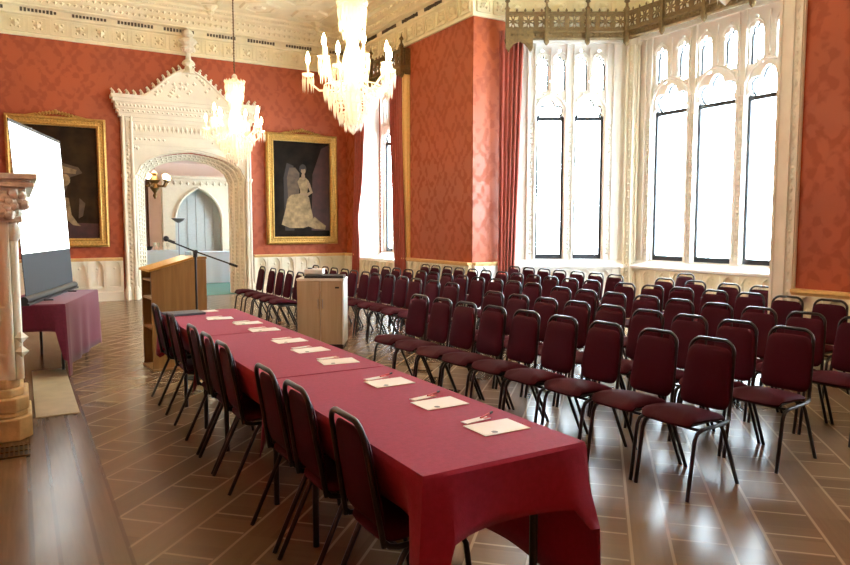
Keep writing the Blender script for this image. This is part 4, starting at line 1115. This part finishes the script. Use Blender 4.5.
def tablecloth(label, hx, hy, H, drops, corners, mat, loc, rz=0.0, seed=1, group=None, flare=0.05, amp=0.012, tail=0.07, push=0.0):
    """drops = hem drop on (-x, -y, +x, +y); corners = extra fall at (-x-y, +x-y, +x+y, -x+y)"""
    rnd = random.Random(seed)
    per = []; N = 28
    R_ = 0.012
    cs = [(-hx, -hy), (hx, -hy), (hx, hy), (-hx, hy)]
    side_drop = [drops[1], drops[2], drops[3], drops[0]]       # side k runs from corner k to k+1
    nrm = [(0, -1), (1, 0), (0, 1), (-1, 0)]
    for k in range(4):
        a, b = cs[k], cs[(k+1) % 4]; L = math.hypot(b[0]-a[0], b[1]-a[1]); n = max(10, int(L/0.022))
        for i in range(n):
            f = i/n; x = a[0]+(b[0]-a[0])*f; y = a[1]+(b[1]-a[1])*f
            da, db = f*L, (1-f)*L
            ext = corners[k]*math.exp(-(da/tail)**(6 if tail < 0.1 else 2.5)) + corners[(k+1) % 4]*math.exp(-(db/tail)**(6 if tail < 0.1 else 2.5))
            kd = side_drop[k]
            if kd == 0: drop = 0.0
            else: drop = kd
            if kd == 0 and i > 0: ext = 0.0
            if kd == 0 and i == 0: drop = side_drop[k-1]
            n0 = nrm[k]; na = nrm[k-1]; nb = nrm[(k+1) % 4]
            wa = math.exp(-(da/0.07)**2)*0.5; wb = math.exp(-(db/0.07)**2)*0.5
            nx = n0[0]*(1-wa-wb)+na[0]*wa+nb[0]*wb; ny = n0[1]*(1-wa-wb)+na[1]*wa+nb[1]*wb
            if kd and ((side_drop[k-1] == 0 and wa > 0.02) or (side_drop[(k+1) % 4] == 0 and wb > 0.02)): nx, ny = n0
            if kd == 0 and i == 0: nx, ny = na
            wave = (0.3 if (k == 3 and push) else 1.0)*amp*math.sin(k*2+da*13+0.8*math.sin(da*5+seed)) if kd else 0
            cf = math.exp(-(min(da, db)/0.09)**1.5) if corners[k if da < db else (k+1) % 4] > 0 else 0.0
            per.append((x, y, nx, ny, drop, ext, wave, cf))
    n = len(per); vs = []; fs = []
    lev = [0, 0.03, 0.15, 0.35, 0.6, 0.85, 1.0]
    for j, q in enumerate(lev):
        for (x, y, nx, ny, drop, ext, wave, cf) in per:
            dd = drop+ext
            z = H-dd*q
            off = (0.0 if push and nx < -0.5 else 0.006) + (0.003 if q > 0 else 0) + (wave*(1+cf) + flare*cf)*q**1.2 if dd > 0.01 else 0.0
            if q == 0: off = 0.0
            if push and nx < -0.5 and q > 0: off -= (push+0.014)*max(0.0, q-0.16)/0.84*(1-0.8*cf)
            vs.append((x+nx*off, y+ny*off, z - (0.003 if q == 0.03 else 0)))
    for j in range(len(lev)-1):
        for i in range(n):
            i2 = (i+1) % n
            if per[i][4]+per[i][5] < 0.01 and per[i2][4]+per[i2][5] < 0.01: continue
            fs.append((j*n+i, j*n+i2, (j+1)*n+i2, (j+1)*n+i))
    fs.append(tuple(range(n)))
    mb = MB(); mb.add(vs, fs)
    o = mb.build('tablecloth', mat, loc=loc, rz=rz, smooth=True)
    o.data.set_sharp_from_angle(angle=R(24))
    for p_ in o.data.polygons:
        if len(p_.vertices) > 8: p_.use_smooth = False
    so = o.modifiers.new('thick', 'SOLIDIFY'); so.thickness = 0.004; so.offset = 1
    return tag(o, label, 'tablecloth', group)
tb = [(1.775, 3.318), (3.335, 4.883), (4.90, 6.43)]
lg = [(1.93, 2.929), (3.50, 4.523), (5.12, 5.83)]
tl = ['folding table under claret cloth at the near end of the long table', 'folding table under claret cloth in the middle of the long table', 'folding table under claret cloth at the lectern end of the long table']
for (a, b), l, lb in zip(tb, lg, tl): folding_table(lb, TX0, TX1, a, b, l, group='tables of the long table')
HX = (TX1-TX0)/2; CX = (TX0+TX1)/2
clb = ['claret cloth on the near end table, its folded corners hanging down', 'claret cloth on the middle table between the two seams', 'claret cloth on the lectern end table under the dark folder']
dps = [(0.205, 0.215, 0.56, 0.0), (0.205, 0.0, 0.56, 0.0), (0.205, 0.0, 0.56, 0.24)]
cns = [(0.20, 0.09, 0.0, 0.0), (0.19, 0.0, 0.0, 0.0), (0.19, 0.0, 0.1, 0.17)]
for k in range(3):
    a, b = tb[k]
    tablecloth(clb[k], HX+0.006, (b-a)/2+0.0015, 0.7265, dps[k], cns[k], M['cloth'], (CX, (a+b)/2-(0.006 if k == 0 else 0)*0, 0.0+0.0), 0, k+1, 'claret cloths of the long table', 0.08 if k == 0 else 0.05, 0.015 if k == 0 else 0.010, 0.07 if k == 0 else 0.10, 0.05)
TZ = 0.7315
# papers with small cards, and pens
pap = [(1.548, 2.07), (1.548, 2.485), (1.545, 2.95), (1.54, 3.57), (1.535, 3.99), (1.54, 4.39), (1.545, 4.96), (1.54, 5.38), (1.42, 5.78)]
random.seed(5)
for i, (x, y) in enumerate(pap):
    a = R(90)+random.uniform(-0.12, 0.05)
    pos = 'nearest the near end of the long table' if i == 0 else ORD[i]+' from the near end of the long table'
    if i == 8: pos = 'closest to the dark folder on the long table'
    root = thing('paper_sheet', 'white paper sheet with grey mark, '+pos, 'paper', (x, y, TZ), a-R(90), 'white sheets along the long table')
    MB().box(-0.105, 0.105, -0.075, 0.075, 0.0, 0.002).build('sheet', M['paper'], root)
    MB().lathe([(0.013, 0.0), (0.013, 0.0006)], (-0.045, -0.05, 0.002), 10).build('printed_mark', M['logo'], root)
    c = thing('name_card', 'small white card, '+pos.replace(' of the long table', ' of long table'), 'card', (x-0.015, y+0.118, TZ), R(6)+random.uniform(-0.1, 0.1), 'small cards along the long table')
    MB().box(-0.065, 0.065, -0.018, 0.018, 0, 0.003).build('card', M['paper'], c)
    MB().box(0.035, 0.065, -0.018, 0.0, 0.003, 0.0036).build('red_print', M['redp'], c)
    if i < 3:
        p = thing('pen', 'red pen with dark cap, '+pos.replace(' of the long table', ' of long table'), 'pen', (x+0.055, y+0.145, TZ+0.005), R(28), 'red pens along the long table')
        MB().tube([(-0.05, 0, 0), (0.03, 0, 0)], 0.004, 6).build('barrel', M['redp'], p, True)
        MB().tube([(0.03, 0, 0), (0.055, 0, 0)], 0.0048, 6).build('cap', M['black'], p, True)
f_ = thing('document_folder', 'closed dark slate folder at the lectern end of the table', 'folder', (1.215, 6.22, TZ), R(4))
MB().box(-0.16, 0.16, -0.12, 0.12, 0, 0.018).build('cover', M['folder'], f_, bevel=0.003)
MB().box(-0.155, 0.158, -0.115, 0.115, 0.0185, 0.0195).build('top_sheet', M['folder'], f_)
tag(MB().box(-0.09, 0.09, -0.06, 0.06, 0, 0.003).build('paper_sheet', M['paper'], loc=(1.44, 6.33, TZ), rz=0.1), 'small white paper lying beside the dark slate folder', 'paper')

# ================================================================== LECTERN
le = thing('lectern', 'light oak lectern with slanted orange top and open shelves', 'lectern', (1.144, 7.45, 0), R(3.2))
W, D = 0.565, 0.47                                            # along X (depth of the desk) and Y (its width)
for y in (0.0, D-0.02):
    mb = MB(); mb.prism([(0.0, 0.02), (W, 0.02), (W, 1.155), (W-0.14, 1.155), (0.0, 1.035)], y, y+0.02, lambda a, b, h: (a, h, b)); mb.build('side_panel', M['oak'], le, bevel=0.002)
MB().box(W-0.02, W-0.001, 0.021, D-0.021, 0.02, 1.15).build('front_panel', M['oak'], le)
MB().box(-0.01, W+0.01, -0.01, D+0.01, 0.0, 0.02).build('base', M['oak'], le)
mb = MB(); mb.prism([(-0.02, 1.035), (W-0.14, 1.160), (W-0.14, 1.182), (-0.02, 1.058)], -0.015, D+0.015, lambda a, b, h: (a, h, b)); mb.build('slanted_top', M['oak_top'], le, bevel=0.002)
MB().box(W-0.14, W+0.005, -0.01, D+0.01, 1.157, 1.180).build('top_ledge', M['oak'], le)
for z in (0.42, 0.74, 0.93): MB().box(0.012, W-0.021, 0.021, D-0.021, z, z+0.02).build('shelf', M['oak'], le)
MB().box(0.20, 0.21, 0.021, D-0.021, 0.021, 1.03).build('shade_panel', M['slot'], le)  # added dark panel, coloured as the shade inside the open shelves
# microphone on boom stand
ms = thing('microphone_stand', 'black boom microphone stand between lectern and long table', 'microphone stand', (1.48, 6.92, 0))
MB().lathe([(0.13, 0), (0.13, 0.012), (0.03, 0.03), (0.02, 0.06)], (0, 0, 0), 18).build('base', M['black'], ms, True)
MB().tube([(0, 0, 0.03), (0, 0, 1.24)], 0.011, 8).build('pole', M['frame'], ms, True)
mb = MB(); mb.tube([(0, 0, 1.20), (0, 0, 1.27)], 0.022, 8); mb.tube([(0.0, -0.03, 1.255), (0.0, 0.03, 1.255)], 0.02, 8); mb.build('clutch', M['black'], ms, True)
MB().tube([(-0.24, 0, 1.362), (0.0, 0, 1.258), (0.41, 0, 1.098)], 0.008, 6).build('boom', M['frame'], ms, True)
MB().tube([(0.33, 0, 1.129), (0.41, 0, 1.098)], 0.013, 8).build('counterweight', M['black'], ms, True)
mc = MB().tube([(-0.19, 0, 1.345), (-0.255, 0, 1.372)], 0.014, 8).build('microphone', M['black'], ms, True)
MB().ball((-0.268, 0, 1.385), 0.028, 10, 8).build('microphone_grille', M['black'], mc, True)

# ================================================================== CABINET
ca = thing('cabinet', 'pale beech two-door cabinet standing between the front row and long table', 'cabinet', (3.25, 8.00, 0), R(-30.67))
cw, cdp, chh = 0.575, 0.42, 0.865                              # front faces local -Y
mb = MB(); mb.box(-cw/2, cw/2, -cdp/2+0.02, cdp/2, 0.05, chh-0.025); mb.build('carcass', M['white_lam'], ca)
MB().box(-cw/2-0.005, cw/2+0.005, -cdp/2-0.005, cdp/2, chh-0.025, chh).build('top', M['white_lam'], ca, bevel=0.003)
MB().box(-cw/2+0.02, cw/2-0.02, -cdp/2+0.05, cdp/2-0.03, 0.0, 0.05).build('plinth', M['black'], ca)
for sg in (-1, 1):
    mb = MB(); x0, x1 = (-cw/2+0.004, -0.003) if sg < 0 else (0.003, cw/2-0.022)
    mb.box(x0, x1, -cdp/2, -cdp/2+0.018, 0.055, chh-0.03); d_ = mb.build('door', M['beech'], ca, bevel=0.002)
    xh = -0.025 if sg < 0 else 0.03
    MB().tube([(xh, -cdp/2-0.004, 0.50), (xh, -cdp/2-0.02, 0.51), (xh, -cdp/2-0.02, 0.60), (xh, -cdp/2-0.004, 0.61)], 0.005, 6).build('handle', M['steel'], d_, True)
    if sg > 0:
        MB().box(cw/2-0.105, cw/2-0.055, -cdp/2-0.003, -cdp/2, 0.745, 0.765).build('badge', M['black'], d_)
        MB().lathe([(0.011, 0), (0.011, 0.004)], (0, 0, 0), 10).build('lock', M['steel'], d_, loc=(0.012, -cdp/2, 0.43))
MB().box(cw/2-0.02, cw/2, -cdp/2, -cdp/2+0.02, 0.05, chh-0.026).build('edge_panel', M['white_lam'], ca)
def oncab(lx, ly):
    a = R(-30.67); return (3.25+lx*math.cos(a)-ly*math.sin(a), 8.00+lx*math.sin(a)+ly*math.cos(a), chh+0.0005)
lp = thing('laptop_computer', 'closed black laptop lying flat on the beech cabinet', 'laptop', oncab(0.04, -0.03), R(-30.67))
MB().box(-0.24, 0.24, -0.15, 0.15, 0.0, 0.02).build('base', M['black'], lp, bevel=0.004)
MB().box(-0.24, 0.24, -0.15, 0.15, 0.021, 0.034).build('lid', M['black'], lp, bevel=0.004)
pj = thing('projector', 'white projector on top of the closed black laptop', 'projector', (oncab(-0.10, 0.0)[0], oncab(-0.10, 0.0)[1], chh+0.0355), R(-30.67))
MB().box(-0.12, 0.12, -0.09, 0.09, 0.006, 0.075).build('body', M['white_lam'], pj, bevel=0.012)
MB().lathe([(0.03, 0), (0.03, 0.012), (0.022, 0.012)], (0, 0, 0), 14).build('lens_ring', M['black'], pj, True, loc=(-0.05, -0.03, 0.075))
for sx in (-0.09, 0.09):
    for sy in (-0.06, 0.06): MB().lathe([(0.012, 0), (0.012, 0.008)], (sx, sy, 0), 8).build('foot', M['black'], pj)

# ================================================================== SCREEN AND ITS TABLE
sa = math.atan2(9.30-7.70, 0.80-0.357)                         # direction of the table's long edge
tdx, tdy = math.cos(sa), math.sin(sa)
ax_rz = sa-PI/2                                                # local +Y runs along the long edge, local +X to the right of it
Lx, Ly = 0.66, 1.62
cxs = 0.357 + tdx*Ly/2 - tdy*Lx/2; cys = 7.70 + tdy*Ly/2 + tdx*Lx/2
folding_table('folding table under plum cloth in front of the fireplace, holding the screen', -Lx/2, Lx/2, -Ly/2, Ly/2, (-0.55, 0.55), 0.722, None, ax_rz, (cxs, cys, 0))
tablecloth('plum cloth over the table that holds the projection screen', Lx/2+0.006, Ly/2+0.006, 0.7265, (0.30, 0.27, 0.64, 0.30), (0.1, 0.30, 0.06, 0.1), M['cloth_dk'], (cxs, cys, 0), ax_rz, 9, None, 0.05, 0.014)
q0, q1 = Vector((0.03, 7.74)), Vector((0.545, 9.52))
sd = (q1-q0).normalized(); sn = Vector((sd.y, -sd.x)); LS = (q1-q0).length
sm = (q0+q1)/2
srz = math.atan2(sd.y, sd.x)
sc_ = thing('projection_screen', 'large lit white projection screen with slate border on a draped table', 'screen', (sm.x, sm.y, TZ), srz)
TL = 0.050                                                     # backward lean per metre
def sfn(a, b, h): return (a, -h*1.0 + (b-0.06)*TL, b)
zb = 0.035
mb = MB(); mb.prism(rect(-LS/2, LS/2, 0.50, 1.78), 0.0, 0.006, sfn); mb.build('projection_surface', M['screen'], sc_)
mb = MB(); mb.prism(rect(-LS/2, LS/2, 0.06, 0.4995), 0.0, 0.006, sfn); mb.prism(rect(-LS/2-0.012, -LS/2-0.001, 0.06, 1.81), 0.0, 0.006, sfn); mb.prism(rect(-LS/2-0.012, LS/2+0.01, 1.781, 1.81), 0.0, 0.012, sfn)
mb.build('border', M['screen_dk'], sc_)
mb = MB(); mb.tube([(-LS/2-0.08, 0.0, 0.045), (LS/2+0.08, 0.0, 0.045)], 0.042, 12); mb.box(-LS/2-0.08, LS/2+0.08, -0.05, 0.05, 0.0, 0.02); mb.build('case', M['black'], sc_, True)
mb = MB(); mb.tube([(0, 0.05, 0.05), (0, 0.05+1.80*TL, 1.84)], 0.014, 8); mb.build('support_rod', M['steel'], sc_, True)
for sx in (-0.5, 0.5): MB().box(sx-0.02, sx+0.02, -0.14, 0.14, 0.0, 0.012).build('foot', M['black'], sc_)
